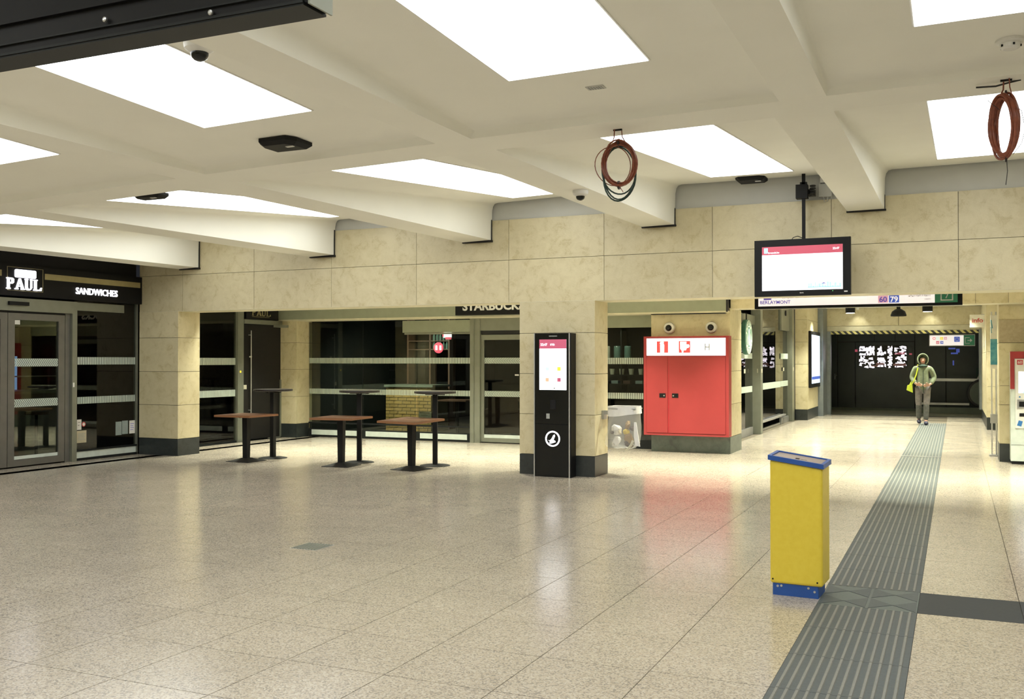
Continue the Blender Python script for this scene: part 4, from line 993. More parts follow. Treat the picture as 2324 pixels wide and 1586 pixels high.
# ================================================================== TABLES
def low_table(label, x, y, rz, src=[None]):
    if src[0] is None:
        t = thing('low_table', label, 'table', (0, 0, 0), 'low square wooden tables')
        tp = MB().bev(-.35, .35, -.35, .35, .718, .744, .02).build('tabletop', 'wood_top', t, local=True)
        fr2 = MB().box(-.352, .352, -.352, -.335, .712, .742).box(-.352, .352, .335, .352, .712, .742).box(-.352, -.335, -.335, .335, .712, .742).box(.335, .352, -.335, .335, .712, .742).build('edge_band', 'wood_edge', t, local=True)
        MB().hexa([(-.04, -.04, .03), (.04, -.04, .03), (.04, .04, .03), (-.04, .04, .03)], [(-.048, -.048, .70), (.048, -.048, .70), (.048, .048, .70), (-.048, .048, .70)]).build('column', 'black_iron', t, local=True)
        MB().box(-.16, .16, -.025, .025, .695, .712).box(-.025, .025, -.16, .16, .694, .711).build('top_support', 'black_iron', t, local=True)
        MB().hexa([(-.22, -.22, 0), (.22, -.22, 0), (.22, .22, 0), (-.22, .22, 0)], [(-.22, -.22, .008), (.22, -.22, .008), (.22, .22, .008), (-.22, .22, .008)]).hexa([(-.215, -.215, .008), (.215, -.215, .008), (.215, .215, .008), (-.215, .215, .008)], [(-.05, -.05, .055), (.05, -.05, .055), (.05, .05, .055), (-.05, .05, .055)]).build('base', 'black_iron', t, local=True)
        src[0] = t; t.location = (x, y, 0); t.rotation_euler.z = rz; return t
    o = copy_tree(src[0], (x, y, 0), rz); o['label'] = label; return o
low_table('low square brown table, leftmost, in front of the dark bakery door', -10.31, 12.68, R(-1))
low_table('low square reddish-edged table in the middle of the three low ones', -8.53, 12.70, R(6))
t3 = low_table('low square table nearest the broad column, top slightly tilted', -7.31, 12.71, R(-9))
t3.rotation_euler = (R(0), 0, R(-9))
for c in t3.children:
    if c.name.startswith(('tabletop', 'edge')): c.rotation_euler = (R(2.0), R(.5), 0); c.location.z -= .01
def high_table(label, x, y, src=[None]):
    if src[0] is None:
        t = thing('bar_table', label, 'table', (0, 0, 0), 'tall round dark bar tables')
        MB().lathe((0, 0, 0), [(.28, 1.095), (.315, 1.10), (.32, 1.115), (.315, 1.13), (.28, 1.133)], 36).build('tabletop', 'wood_dark', t, local=True)
        MB().box(-.035, .035, -.035, .035, .02, 1.08).build('column', 'black_iron', t, local=True)
        MB().box(-.15, .15, -.02, .02, 1.075, 1.0945).box(-.02, .02, -.15, .15, 1.074, 1.0935).build('top_support', 'black_iron', t, local=True)
        MB().lathe((0, 0, 0), [(.23, 0), (.232, .006), (.20, .014), (.06, .024)], 36).build('base', 'black_iron', t, local=True)
        src[0] = t; t.location = (x, y, 0); return t
    o = copy_tree(src[0], (x, y, 0), R(20)); o['label'] = label; return o
high_table('tall round bar table behind the leftmost low table', -10.24, 13.26)
high_table('tall round bar table behind the middle low table', -8.57, 13.26)
high_table('tall round bar table behind the tilted low table', -7.25, 13.32)
# ================================================================== YELLOW BOX
yb = thing('ticket_return_box', 'yellow floor-standing box with blue foot and sloping stone-coloured top', 'box', (-1.0, 7.02, 0))
def quadbox(x0, x1, y0, y1, z0, zf): return MB().hexa([(x0, y0, z0), (x1, y0, z0), (x1, y1, z0), (x0, y1, z0)], [(x0, y0, zf(x0, y0)), (x1, y0, zf(x1, y0)), (x1, y1, zf(x1, y1)), (x0, y1, zf(x0, y1))])
zt = lambda x, y: .925-(x+1.165)*.135+(y-6.92)*.03
fy0, fy1 = 6.92, 7.20
YR = R(-3)
yb.rotation_euler.z = YR
quadbox(-1.165, -.815, fy0, fy1, .08, zt).build('body', 'yellow_enamel', yb)
bodyo = yb.children[0]; bv = bodyo.modifiers.new('bevel', 'BEVEL'); bv.width = .018; bv.segments = 3; bv.limit_method = 'ANGLE'
MB().bev(-1.150, -.845, fy0+.012, fy1-.012, 0, .09, .008).build('foot', 'blue_enamel', yb)
ed = MB()
def slab(x0, x1, y0, y1, h0, h1): ed.hexa([(x, y, zt(x, y)+h0) for x, y in ((x0, y0), (x1, y0), (x1, y1), (x0, y1))], [(x, y, zt(x, y)+h1) for x, y in ((x0, y0), (x1, y0), (x1, y1), (x0, y1))])
slab(-1.175, -.805, fy0-.012, fy0+.008, -.004, .028); slab(-1.175, -.805, fy1-.008, fy1+.012, -.004, .028); slab(-1.175, -1.155, fy0+.008, fy1-.008, -.004, .028); slab(-.825, -.805, fy0+.008, fy1-.008, -.004, .028)
ed.build('rim', 'blue_enamel', yb)
ed = MB(); slab(-1.155, -.825, fy0+.008, fy1-.008, .0, .020); ed.build('top_plate', 'granite_worktop', yb)
ed = MB(); slab(-1.01, -.985, fy0+.09, fy0+.12, .0205, .023); ed.build('slot', 'black_paint', yb)
ed = MB(); slab(-.975, -.935, fy0+.095, fy0+.105, .0205, .023); ed.build('slot', 'ink_grey', yb)
for x, z in ((-1.115, .062), (-.87, .045), (-.91, .066), (-1.09, .066)):
    MB().cyl((x, fy0+.012, z), .008, .004, 10, 'y').build('screw', 'silver', yb)
for x in (-1.145, -.85): MB().cyl((x, fy0, .11), .006, .003, 10, 'y').build('bolt', 'black_iron', yb)
# ================================================================== LITTER BAG ON ITS HOLDER
bgs = thing('litter_bag_holder', 'grey bracket and square frame holding a clear litter bag beside the column', 'bin', (-4.27, 13.33, .35))
MB().box(-4.524, -4.49, 13.16, 13.30, .78, .90).box(-4.524, -4.40, 13.18, 13.22, .845, .90).build('bracket', 'steel', bgs)
fr2 = MB(); 
for a, b_ in (((-4.42, 13.16), (-4.04, 13.16)), ((-4.04, 13.16), (-4.04, 13.48)), ((-4.04, 13.48), (-4.42, 13.48)), ((-4.42, 13.48), (-4.42, 13.16))): fr2.tube([(*a, .93), (*b_, .93)], .010)
fr2.tube([(-4.48, 13.2, .875), (-4.43, 13.18, .90), (-4.42, 13.17, .93)], .010); fr2.build('hoop', 'steel', bgs)
def bag_pts(z, grow):
    pts = []
    for k in range(28):
        a = 2*pi*k/28; c_, s_ = cos(a), sin(a); m_ = max(abs(c_), abs(s_)); ex = (1-grow)*1+grow*m_
        rx, ry = .19/ex if grow < .5 else .19, .16
        w_ = 1+.05*sin(5*a+z*9)+.03*sin(11*a+z*23)
        pts.append((-4.23+(.195+.05*grow)*c_/max(m_, .0001)**(1-grow*.8)*w_, 13.32+(.165+.03*grow)*s_/max(m_, .0001)**(1-grow*.8)*w_, z))
    return pts
lv = [(.955, 0, 1.0, 0), (.90, .02, 1.01, 0), (.80, .25, .98, -.005), (.68, .5, .99, -.015), (.55, .85, 1.02, -.03), (.45, 1, 1.0, -.04), (.40, 1, .86, -.05), (.375, 1, .45, -.05)]
vs = []
for z, g_, s_, dx in lv:
    for p in bag_pts(z, g_): vs.append((-4.23+dx+(p[0]+4.23)*s_, 13.32+(p[1]-13.32)*s_, z+.012*sin(p[0]*40)))
nn = 28
fs = [(j*nn+i, j*nn+(i+1) % nn, (j+1)*nn+(i+1) % nn, (j+1)*nn+i) for j in range(len(lv)-1) for i in range(nn)]+[tuple(range((len(lv)-1)*nn, len(lv)*nn))]
MB().add(vs, fs).build('bag', 'bag_film', bgs, smooth=True)
cf = MB()   # folded-over opaque cuff at the top
a = bag_pts(.965, 0); b_ = bag_pts(.84, .05)
cf.add([(-4.23+(p[0]+4.23)*1.04, 13.32+(p[1]-13.32)*1.04, p[2]) for p in a]+[(-4.23+(p[0]+4.23)*1.05, 13.32+(p[1]-13.32)*1.05, p[2]+.02*sin(p[0]*9)) for p in b_], [(i, (i+1) % nn, (i+1) % nn+nn, i+nn) for i in range(nn)])
cf.build('cuff', 'white_wrap', bgs, smooth=True)
MB().add([(-4.05, 13.14, .75), (-4.02, 13.14, .75), (-3.98, 13.13, .52), (-3.96, 13.12, .42), (-4.03, 13.13, .43), (-4.05, 13.14, .55), (-4.05, 13.16, .75), (-4.02, 13.16, .75), (-3.98, 13.15, .52), (-3.96, 13.14, .42), (-4.03, 13.15, .43), (-4.05, 13.16, .55)], [(0, 1, 2, 3, 4, 5), (11, 10, 9, 8, 7, 6), (0, 6, 7, 1), (1, 7, 8, 2), (2, 8, 9, 3), (3, 9, 10, 4), (4, 10, 11, 5), (5, 11, 6, 0)]).build('bag_tail', 'white_wrap', bgs)
MB().tube([(-4.06, 13.13, .50), (-4.08, 13.11, .44), (-4.13, 13.10, .38), (-4.19, 13.10, .345)], [.02, .018, .012, .004]).build('drawstring', 'cream', bgs)
def crumple(name, label, m_, c, r, seed, sz=(1, 1, 1), group='litter in the clear bag'):
    rg = random.Random(seed); bm = bmesh.new(); bmesh.ops.create_icosphere(bm, subdivisions=2, radius=r)
    for v in bm.verts: v.co = Vector((v.co.x*sz[0], v.co.y*sz[1], v.co.z*sz[2]))*rg.uniform(.72, 1.12)
    me = bpy.data.meshes.new(name); bm.to_mesh(me); bm.free(); me.materials.append(M[m_])
    o = bpy.data.objects.new(name, me); _link(o, None, c); tag(o, label, 'litter', group); o.rotation_euler = (rg.uniform(0, 3), rg.uniform(0, 3), rg.uniform(0, 3)); return o
crumple('paper_bag', 'crumpled brown paper bag, highest in the clear litter bag', 'brown_paper', (-4.17, 13.24, .70), .072, 1, (1.1, .6, .9))
crumple('paper_bag', 'torn dark brown wrapper beside the brown paper in the litter bag', 'dark_wrap', (-4.11, 13.24, .655), .045, 2, (1, .7, 1.2))
crumple('wrapper', 'yellow wrapper in the middle of the clear litter bag', 'yellow_wrap', (-4.18, 13.22, .60), .058, 3, (1, .7, .9))
crumple('wrapper', 'tan cardboard piece under the yellow wrapper in the litter bag', 'brown_paper', (-4.15, 13.24, .52), .082, 4, (1.2, .8, .8))
crumple('wrapper', 'black wrapper low at the right in the litter bag', 'dark_wrap', (-4.15, 13.22, .445), .062, 5, (1.2, .8, .6))
crumple('tissue', 'white tissue ball at the left in the clear litter bag', 'white_wrap', (-4.33, 13.24, .63), .085, 6, (.9, .7, 1.1))
crumple('tissue', 'white tissue heap at the bottom left in the litter bag', 'white_wrap', (-4.35, 13.28, .47), .08, 7, (1.1, .8, .7))
crumple('cup', 'small dark lid seen at the left in the litter bag', 'dark_wrap', (-4.37, 13.17, .60), .025, 8)
crumple('wrapper', 'small pale yellow wrapper between the tissues in the litter bag', 'paper_cream', (-4.27, 13.2, .60), .035, 9, (.6, .7, 1.2))
# ================================================================== CEILING FITTINGS
def speaker(label, x, y, z, w=.36, d=.22, rz=0.):
    t = thing('ceiling_unit', label, 'ceiling unit', (x, y, z), 'flat black ceiling units')
    p = [(-.5, -.2), (-.36, -.5), (.36, -.5), (.5, -.2), (.5, .5), (-.5, .5)]
    q1 = [(x+(a*cos(rz)-b_*d/w*sin(rz))*w, y+(a*sin(rz)+b_*d/w*cos(rz))*w) for a, b_ in p]
    q2 = [(x+(a*cos(rz)-b_*d/w*sin(rz))*w*.8, y+(a*sin(rz)+b_*d/w*cos(rz))*w*.8) for a, b_ in p]
    n_ = 6; MB().add([(a, b_, z) for a, b_ in q1]+[(a, b_, z-.03) for a, b_ in q1]+[(a, b_, z-.06) for a, b_ in q2], [tuple(range(6))]+[(i, (i+1) % 6, (i+1) % 6+6, i+6) for i in range(6)]+[(i+6, (i+1) % 6+6, (i+1) % 6+12, i+12) for i in range(6)]+[tuple(range(12, 18))]).build('housing', 'black_iron', t)
    MB().box(x+.06*w/.36, x+.13*w/.36, y-.05, y-.02, z-.066, z-.0601).build('label_plate', 'white_plastic', t)
speaker('flat black unit on the ceiling beside the big left light panel', -5.17, 6.82, zc('B', -5.17, 6.82), .37, .31)
speaker('flat black unit at the left tip of the triangular light panel', -7.66, 7.86, zc('A', -7.66, 7.86)-.022, .34, .20)
speaker('flat black unit on the ceiling left of the screen pole', -2.34, 12.55, zc('A', -2.34, 12.55), .36, .34)
def dome(label, x, y, z, r):
    t = thing('dome_camera', label, 'camera', (x, y, z), 'dome cameras on the hall ceiling')
    MB().lathe((x, y, z), [(r*.95, .05), (r, -.02), (r*.93, -.05*r/.1), (r*.55, -.075*r/.1)], 28).build('housing', 'white_plastic', t, smooth=True)
    zz = z-.072*r/.1; rr = r*.56
    MB().lathe((x, y, zz), [(rr, 0), (rr*.98, -rr*.3), (rr*.85, -rr*.62), (rr*.6, -rr*.85), (rr*.25, -rr*.98)], 24).build('dome', 'black_gloss', t, smooth=True)
dome('white dome camera beside the big left light panel', -4.14, 4.65, 3.518, .095)
dome('small white dome camera on the beam below the left cable coil', -3.62, 9.85, zb(-3.62), .085)
sd = thing('smoke_detector', 'white round smoke detector below the top right light panel', 'smoke detector', (.31, 6.75, zc('B', .31, 6.75)))
zz = zc('B', .31, 6.75)
MB().lathe((.31, 6.75, zz), [(.085, .002), (.085, -.012), (.06, -.02)], 24).build('base', 'white_plastic', sd)
MB().lathe((.31, 6.75, zz-.0205), [(.058, 0), (.055, -.025), (.04, -.035)], 24).build('head', 'white_plastic', sd)
for k in range(5): a = 2*pi*k/5; MB().box(.31+.057*cos(a)-.006, .31+.057*cos(a)+.006, 6.75+.057*sin(a)-.006, 6.75+.057*sin(a)+.006, zz-.042, zz-.03).build('vent', 'black_iron', sd)
vz = zc('B', -2.31, 6.6)
vt = thing('air_vent', 'small grey slotted vent on the ceiling above the left cable coil', 'vent', (-2.31, 6.6, vz))
MB().box(-2.375, -2.245, 6.56, 6.64, vz-.006, vz+.004).build('frame', 'plaster_grey', vt)
for k in range(6): MB().box(-2.36+k*.019, -2.352+k*.019, 6.57, 6.63, vz-.009, vz-.0062).build('slot', 'ink_grey', vt)
# cable coils
def coil(label, c, yawr, seed, a_, b_, nr, ng, hook, r=.0062):
    t = thing('cable_coil', label, 'cable', tuple(c), 'coils of red cable hung from the ceiling')
    rg = random.Random(seed); c = Vector(c); ux = Vector((cos(yawr), sin(yawr), 0)); uy = Vector((-sin(yawr), cos(yawr), 0))
    def loop(ax, az, dx, dz, dy, r_, m_, name='cable'):
        pts = []; p1, p2 = rg.uniform(0, 6), rg.uniform(0, 6)
        for k in range(30):
            th = 2*pi*k/30; w_ = 1+.03*sin(2*th+p1)+.02*sin(3*th+p2)
            pts.append(c+ux*(ax*w_*cos(th)+dx)+Vector((0, 0, az*w_*sin(th)+dz))+uy*(dy+.012*sin(th+p1)))
        MB().tube(pts, r_, 6, True).build(name, m_, t, smooth=True)
    for k in range(nr):
        f_ = 1+rg.uniform(-.20, .06); loop(a_*f_, b_*(1+rg.uniform(-.12, .03)), rg.uniform(-.008, .012), rg.uniform(-.008, .008), rg.uniform(-.03, .03), r, 'copper_cable')
    for k in range(ng): loop(a_*(.98-.02*k), b_*(1.12+.06*k), .005, -.045-.016*k, rg.uniform(-.02, .02), r, 'green_cable')
    if ng: loop(a_*1.05, b_*.86, -.045, -.01, .02, r*.6, 'copper_cable')
    top = Vector(hook)
    MB().tube([top+ux*-.025, top+ux*-.028+Vector((0, 0, -.06)), c+ux*-.05+Vector((0, 0, b_))], .005).tube([top+ux*.03, top+ux*.035+Vector((0, 0, -.06)), c+ux*.07+Vector((0, 0, b_*.8))], .004).build('hanger', 'copper_cable', t)
    MB().box(top.x-.035, top.x+.035, top.y-.008, top.y+.008, top.z-.012, top.z+.002).build('hook', 'black_iron', t)
    for sg_ in (1, -1):
        k = c+Vector((0, 0, sg_*b_*.95)); MB().lathe(k-ux*.006, [(.034, 0), (.034, .012)], 12, 'x').build('cable_tie', 'cable_tie', t)
    return t
c1 = coil('red and green cable coil hanging before the middle right light panel', (-2.415, 7.45, 3.145), R(24), 5, .135, .175, 11, 3, (-2.425, 7.45, zb(-2.4)))
MB().tube([(-2.42, 7.44, 2.975), (-2.40, 7.44, 2.955), (-2.375, 7.43, 2.92)], .003).build('loose_end', 'copper_cable', c1)
c2 = coil('narrow dark red cable coil hanging at the right edge', (.305, 7.3, 3.15), R(-55), 9, .115, .215, 12, 0, (.31, 7.3, zb(.3)), .009)
MB().tube([(.31, 7.3, 2.93), (.315, 7.3, 2.85), (.305, 7.3, 2.76)], .0025).build('loose_end', 'rubber', c2)
MB().tube([(.33, 7.3, 3.32), (.40, 7.3, 3.24), (.42, 7.3, 3.12), (.40, 7.3, 3.03), (.35, 7.3, 2.96)], .002).tube([(.27, 7.3, 3.26), (.20, 7.3, 3.33)], .002).build('thin_wire', 'cable_tie', c2)
MB().tube([(.13, 7.35, zb(.2)-.02), (.25, 7.35, zb(.2)-.025), (.33, 7.35, zb(.3)-.01), (.40, 7.35, zb(.4)+0.0)], .006).build('ceiling_cable', 'rubber', c2)
# ---- black display case at the top left
db = thing('hanging_display', 'black hanging display case with round screws at the top left corner', 'display', (-2.6, 2.45, 2.6))
MB().box(-4.6, -1.645, 2.285, 2.385, 2.602, 3.0).build('case', 'black_paint', db)
MB().box(-4.6, -1.66, 2.28, 2.39, 2.594, 2.6015).build('underside', 'dark_metal', db)
MB().box(-1.6445, -1.638, 2.28, 2.39, 2.595, 3.0).build('end_cap', 'anodised', db)
MB().box(-4.6, -1.66, 2.276, 2.2845, 2.60, 2.608).box(-4.6, -1.66, 2.276, 2.2845, 2.634, 2.638).build('seam', 'dark_metal', db)
MB().box(-4.5, -2.12, 2.270, 2.2845, 2.700, 2.98).build('screen_panel', 'black_satin', db)
for x in (-1.98, -2.29+.0, -2.62-.3, -3.3): pass
for x, z in ((-1.985, 2.617), (-2.93, 2.617), (-2.40, 2.655), (-3.8, 2.617)):
    MB().lathe((x, 2.2765, z), [(.009, 0), (.008, .005), (.004, .007)], 14, 'y').build('screw', 'silver', db)
for x in (-2.2, -4.2): MB().box(x, x+.04, 2.31, 2.35, 3.0, zc('B', x, 2.33)+.05).build('hanger', 'black_iron', db)
# ================================================================== TICKET MACHINE, RIGHT EDGE
tmn = thing('ticket_machine', 'white and red ticket machine at the right edge', 'ticket machine', (1.2, 17.2, 0))
ty = 17.14
MB().box(.765, 1.62, ty, 17.49, 0.05, 1.735).build('cabinet', 'kick_plate', tmn)
MB().box(.775, 1.61, ty+.02, 17.48, 0, .05).build('foot', 'dark_metal', tmn)
MB().box(.76, 1.625, ty-.012, ty-.001, 1.63, 1.74).box(.76, .82, ty-.012, ty-.001, 1.16, 1.63).build('red_frame', 'red_enamel', tmn)
MB().box(.83, 1.61, ty-.016, ty-.001, .56, 1.625).build('front_panel', 'white_paint', tmn)
MB().rect(.855, .935, 1.535, 1.61, (0, ty-.016, 0)).build('badge', 'red_print', tmn)
text('60', .06, 'white_print', tmn, (.895, ty-.021, 1.553), ext=.001, fat=.001, align='CENTER')
MB().rect(.875, 1.30, 1.10, 1.43, (0, ty-.016, 0)).build('screen', 'screen_white', tmn)
MB().plate([(.93, 1.10), (.99, 1.10), (.99, 1.18), (.955, 1.16)], (0, ty-.021, 0)).build('sticker', 'screen_cyan', tmn)
MB().box(.855, 1.2, ty-.03, ty-.0165, .87, 1.0).build('card_slot', 'steel', tmn)
MB().box(.88, .95, ty-.034, ty-.0305, .89, .97).build('key_pad', 'black_paint', tmn)
MB().cyl((.89, ty-.017, 1.04), .012, .004, 12, 'y').build('light', 'blue_print', tmn)
MB().box(.885, 1.1, ty-.024, ty-.0165, .74, .79).build('coin_slot', 'black_paint', tmn)
MB().plate([(.85, .60), (.91, .585), (.93, .665), (.875, .68)], (0, ty-.016, 0)).build('sticker', 'blue_print', tmn)
MB().box(.775, 1.6, ty-.004, ty-.001, .30, .304).build('seam', 'ink_grey', tmn)
# poster column / stand beside the column
pn = thing('poster_stand', 'narrow stand with white and blue poster left of the right column', 'stand', (.57, 18.5, 0))
MB().box(.535, .555, 18.52, 18.56, 0, 2.42).box(.60, .625, 18.54, 18.58, 0, 2.42).build('frame', 'silver', pn)
MB().box(.525, .655, 18.48, 18.51, 1.46, 2.36).build('poster', 'paper', pn)
MB().rect(.526, .654, 1.53, 1.96, (0, 18.48, 0)).build('blue_block', 'cyan_poster', pn)
MB().plate([(.53, 2.28), (.545, 2.28), (.565, 2.14), (.55, 2.14)], (0, 18.48, 0)).plate([(.53, 2.16), (.54, 2.16), (.55, 2.06), (.54, 2.06)], (0, 18.48, 0)).build('print', 'cyan_poster', pn)
MB().box(.52, .63, 18.44, 18.56, .55, .70).build('leaflet_tray', 'steel', pn)
MB().box(.50, .66, 18.40, 18.66, 0, .02).build('foot', 'steel', pn)
tb_ = thing('dark_band', 'darker brown band across the upper right column', 'panel', (1.2, 17.49, 1.89))
MB().box(.625, 1.89, 17.482, 17.499, 1.885, 2.24).build('band_face', 'limestone', tb_)
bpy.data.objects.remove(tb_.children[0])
mat('darker_brown', (.42, .35, .23), .5, col2=(.36, .30, .19), nscale=30)
MB().box(.625, 1.89, 17.482, 17.499, 1.885, 2.24).build('band_face', 'darker_brown', tb_)  # thin slab in a darker brown across the column's upper part
# ================================================================== SHOP INTERIORS
spi = lambda *a: spot(*a)
ct = thing('brick_counter', 'yellow brick counter inside the coffee shop', 'counter', (-11.3, 19.8, 0))
MB().box(-11.90, -10.72, 19.52, 20.3, 0, 1.0).build('core', 'mortar', ct)
bx0 = None
for r_ in range(13):
    off = (r_ % 2)*.11; x = -11.90-off
    while x < -10.72:
        a, b_ = max(x, -11.90), min(x+.212, -10.72)
        if b_-a > .03: MB().box(a+.004, b_-.004, 19.505, 19.54, r_*.076+.008, r_*.076+.071).build('brick', 'brick_yellow', ct)
        x += .22
MB().box(-11.92, -10.66, 19.46, 20.35, 1.0, 1.05).build('worktop', 'wall_green', ct)
MB().box(-11.95, -10.75, 20.48, 20.82, 0, 1.0).build('shelf_base', 'interior_dark') if False else None
sf = thing('shelf_unit', 'tall wooden shelf with bottles behind the brick counter', 'shelf', (-11.5, 20.6, 0))
for x in (-11.9, -11.3, -10.8): MB().box(x-.02, x+.02, 20.5, 20.8, 0, 2.6).build('upright', 'brown_wood', sf)
for z in (1.85, 2.05, 2.25, 2.45): MB().box(-11.88, -10.82, 20.5, 20.8, z, z+.02).build('board', 'brown_wood', sf)
for r_, z in enumerate((1.87, 2.07)):
    for k in range(5):
        x = -11.22+k*.085
        b2 = MB().lathe((x, 20.56, z), [(.03, 0), (.03, .11), (.014, .14), (.014, .17)], 10).build('bottle', 'teal_glass'); tag(b2, 'pale bottle on the %s board behind the brick counter, %s from the left' % (('lower', 'upper')[r_], ORD[k]), 'bottle', 'bottles behind the brick counter')
sh2 = thing('shelf_unit', 'dark shelf with pale canisters and cups behind the right pane', 'shelf', (-5.8, 19.0, 0))
for z in (.9, 1.12, 1.30, 1.60): MB().box(-6.9, -5.3, 18.9, 19.3, z, z+.02).build('board', 'interior_dark', sh2)
for x in (-6.9, -6.1, -5.32): MB().box(x, x+.02, 18.9, 19.3, 0, 2.2).build('upright', 'dark_metal', sh2)
for k, x in enumerate((-6.62, -6.42, -6.2, -5.98)):
    o = MB().lathe((x, 19.0, 1.62), [(.07, 0), (.07, .25), (.06, .27)], 16).build('canister', 'cream' if k < 2 else 'teal_glass'); tag(o, ('cream' if k < 2 else 'greenish')+' canister on the top shelf behind the right pane, %s from the left' % ORD[k], 'canister', 'canisters behind the right pane')
for k, x in enumerate((-6.3, -6.1, -5.9, -5.7)):
    o = MB().lathe((x, 18.98, 1.32), [(.04, 0), (.055, .11), (.058, .115)], 14).build('cup', 'cream'); tag(o, 'white cup on the middle shelf behind the right pane, %s from the left' % ORD[k], 'cup', 'cups behind the right pane')
for k, x in enumerate((-6.55, -6.3, -6.05, -5.8)):
    o = MB().box(x, x+.14, 18.92, 19.05, 1.14, 1.20).build('packet', 'paper_grey' if k % 2 else 'leather'); tag(o, '%s packet on the lower shelf behind the right pane, %s from the left' % ('grey' if k % 2 else 'brown', ORD[k]), 'packet', 'packets behind the right pane')
MB_c = thing('cooler', 'dark low display counter behind the right pane', 'counter', (-6, 18.3, 0))
MB().box(-6.95, -5.1, 18.1, 18.6, 0, .88).build('body', 'interior_dark', MB_c); MB().box(-6.97, -5.08, 18.08, 18.62, .885, .91).build('worktop', 'green_grey_panel', MB_c)
# cafe tables and chairs inside the coffee shop
def cafe_table(label, x, y):
    t = thing('cafe_table', label, 'table', (x, y, 0), 'small tables inside the coffee shop')
    MB().box(x-.35, x+.35, y-.3, y+.3, .72, .75).build('tabletop', 'brown_wood', t)
    MB().cyl((x, y, .02), .03, .70, 10).build('column', 'dark_metal', t); MB().cyl((x, y, 0), .2, .02, 18).build('base', 'dark_metal', t)
cafe_table('small brown table inside the coffee shop, beside the brick counter', -9.9, 19.2)
cafe_table('small brown table inside the coffee shop, seen through the sliding door', -8.6, 19.6)
def armchair(label, x, y, rz):
    t = thing('armchair', label, 'chair', (x, y, 0), 'armchairs inside the coffee shop')
    MB().bev(-.3, .3, -.28, .28, .12, .44, .05).build('seat', 'leather', t, local=True)
    MB().hexa([(-.33, .2, .12), (.33, .2, .12), (.33, .34, .12), (-.33, .34, .12)], [(-.30, .30, .86), (.30, .30, .86), (.30, .40, .86), (-.30, .40, .86)]).build('backrest', 'leather', t, local=True)
    for s_ in (-1, 1):
        MB().bev(s_*.34-.05, s_*.34+.05, -.28, .32, .12, .60, .03).build('armrest', 'leather', t, local=True)
        for y_ in (-.22, .24): MB().box(s_*.3-.02, s_*.3+.02, y_-.02, y_+.02, 0, .12).build('leg', 'brown_wood', t, local=True)
    t.location = (x, y, 0); t.rotation_euler.z = rz
armchair('brown leather armchair seen through the coffee shop sliding door', -8.55, 18.7, R(200))
# reflections in the coffee shop glass, modelled as added glowing shapes on wires
bd = thing('glass_reflection', 'round red and white reflection in the coffee shop glass, modelled as a glowing disc', 'sign', (-10.6, 19.3, 1.95))
MB().lathe((-10.36, 19.2, 1.88), [(.12, 0), (.12, .02)], 28, 'y').build('disc', 'reflection_red', bd)
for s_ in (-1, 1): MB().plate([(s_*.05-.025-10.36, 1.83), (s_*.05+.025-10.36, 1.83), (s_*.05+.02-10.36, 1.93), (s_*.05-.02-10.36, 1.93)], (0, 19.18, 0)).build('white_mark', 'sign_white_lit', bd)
MB().box(-10.365, -10.355, 19.185, 19.195, 2.0, 3.0).build('added_wire', 'black_iron', bd)
bd = thing('glass_reflection', 'small white and red glass reflection above the round one, modelled as a glowing plate', 'sign', (-10.1, 19.3, 2.1))
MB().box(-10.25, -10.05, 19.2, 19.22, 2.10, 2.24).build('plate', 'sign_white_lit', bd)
MB().rect(-10.20, -10.05, 2.06, 2.11, (0, 19.2, 0)).rect(-10.27, -10.24, 2.12, 2.24, (0, 19.2, 0)).build('red_mark', 'reflection_red', bd)
MB().box(-10.155, -10.145, 19.205, 19.215, 2.24, 3.0).build('added_wire', 'black_iron', bd)
# bakery interior
bc = thing('bakery_counter', 'pale bakery counter seen through the left doors', 'counter', (-15.5, 11, 0))
MB().box(-16.1, -15.3, 8.2, 14.0, 0, 1.0).build('body', 'anodised_brown', bc); MB().box(-16.15, -15.25, 8.15, 14.05, 1.0, 1.05).build('worktop', 'anodised', bc)
MB().box(-16.0, -15.5, 8.4, 13.8, 1.30, 1.315).build('glass_shelf', 'anodised', bc)
for y in (8.4, 11.1, 13.8): MB().box(-16.0, -15.97, y-.02, y+.02, 1.05, 1.5).build('upright', 'dark_metal', bc)
for i, y in enumerate((12.75, 13.12)):
    o = MB().tube([(-16.05, y, 1.055), (-16.05, y, 1.68)], .03, 8).build('light_tube', 'tube_blue'); tag(o, 'slim blue light tube inside the bakery, %s of the pair' % ('left', 'right')[i], 'lamp', 'blue tubes in the bakery')
def cafe_stool(label, x, y):
    t = thing('bar_stool', label, 'stool', (x, y, 0), 'stools inside the bakery')
    MB().cyl((x, y, .72), .18, .05, 20).build('seat', 'brown_wood', t); MB().cyl((x, y, .02), .025, .70, 10).build('column', 'black_iron', t); MB().cyl((x, y, 0), .22, .02, 20).build('base', 'black_iron', t)
cafe_stool('dark stool inside the bakery, seen through the sliding door', -13.7, 11.6)
cafe_stool('dark stool inside the bakery, behind the fixed pane', -14.4, 13.4)
wt = thing('side_board', 'shelf with cups inside the bakery, right of the first column', 'shelf', (-13.5, 16.2, 0))
MB().box(-13.75, -13.2, 14.6, 16.4, 1.08, 1.17).build('board', 'brown_wood', wt); MB().box(-13.75, -13.2, 14.6, 16.4, .0, 1.07).build('body', 'interior_dark', wt)
MB().box(-13.75, -13.2, 14.6, 16.4, 1.62, 1.65).build('board', 'dark_metal', wt)
for k in range(5):
    o = MB().lathe((-13.4, 14.9+k*.11, 1.172), [(.03, 0), (.04, .09), (.042, .095)], 12).build('cup', 'cream'); tag(o, 'white cup on the bakery shelf, %s from the column' % ORD[k], 'cup', 'cups on the bakery shelf')
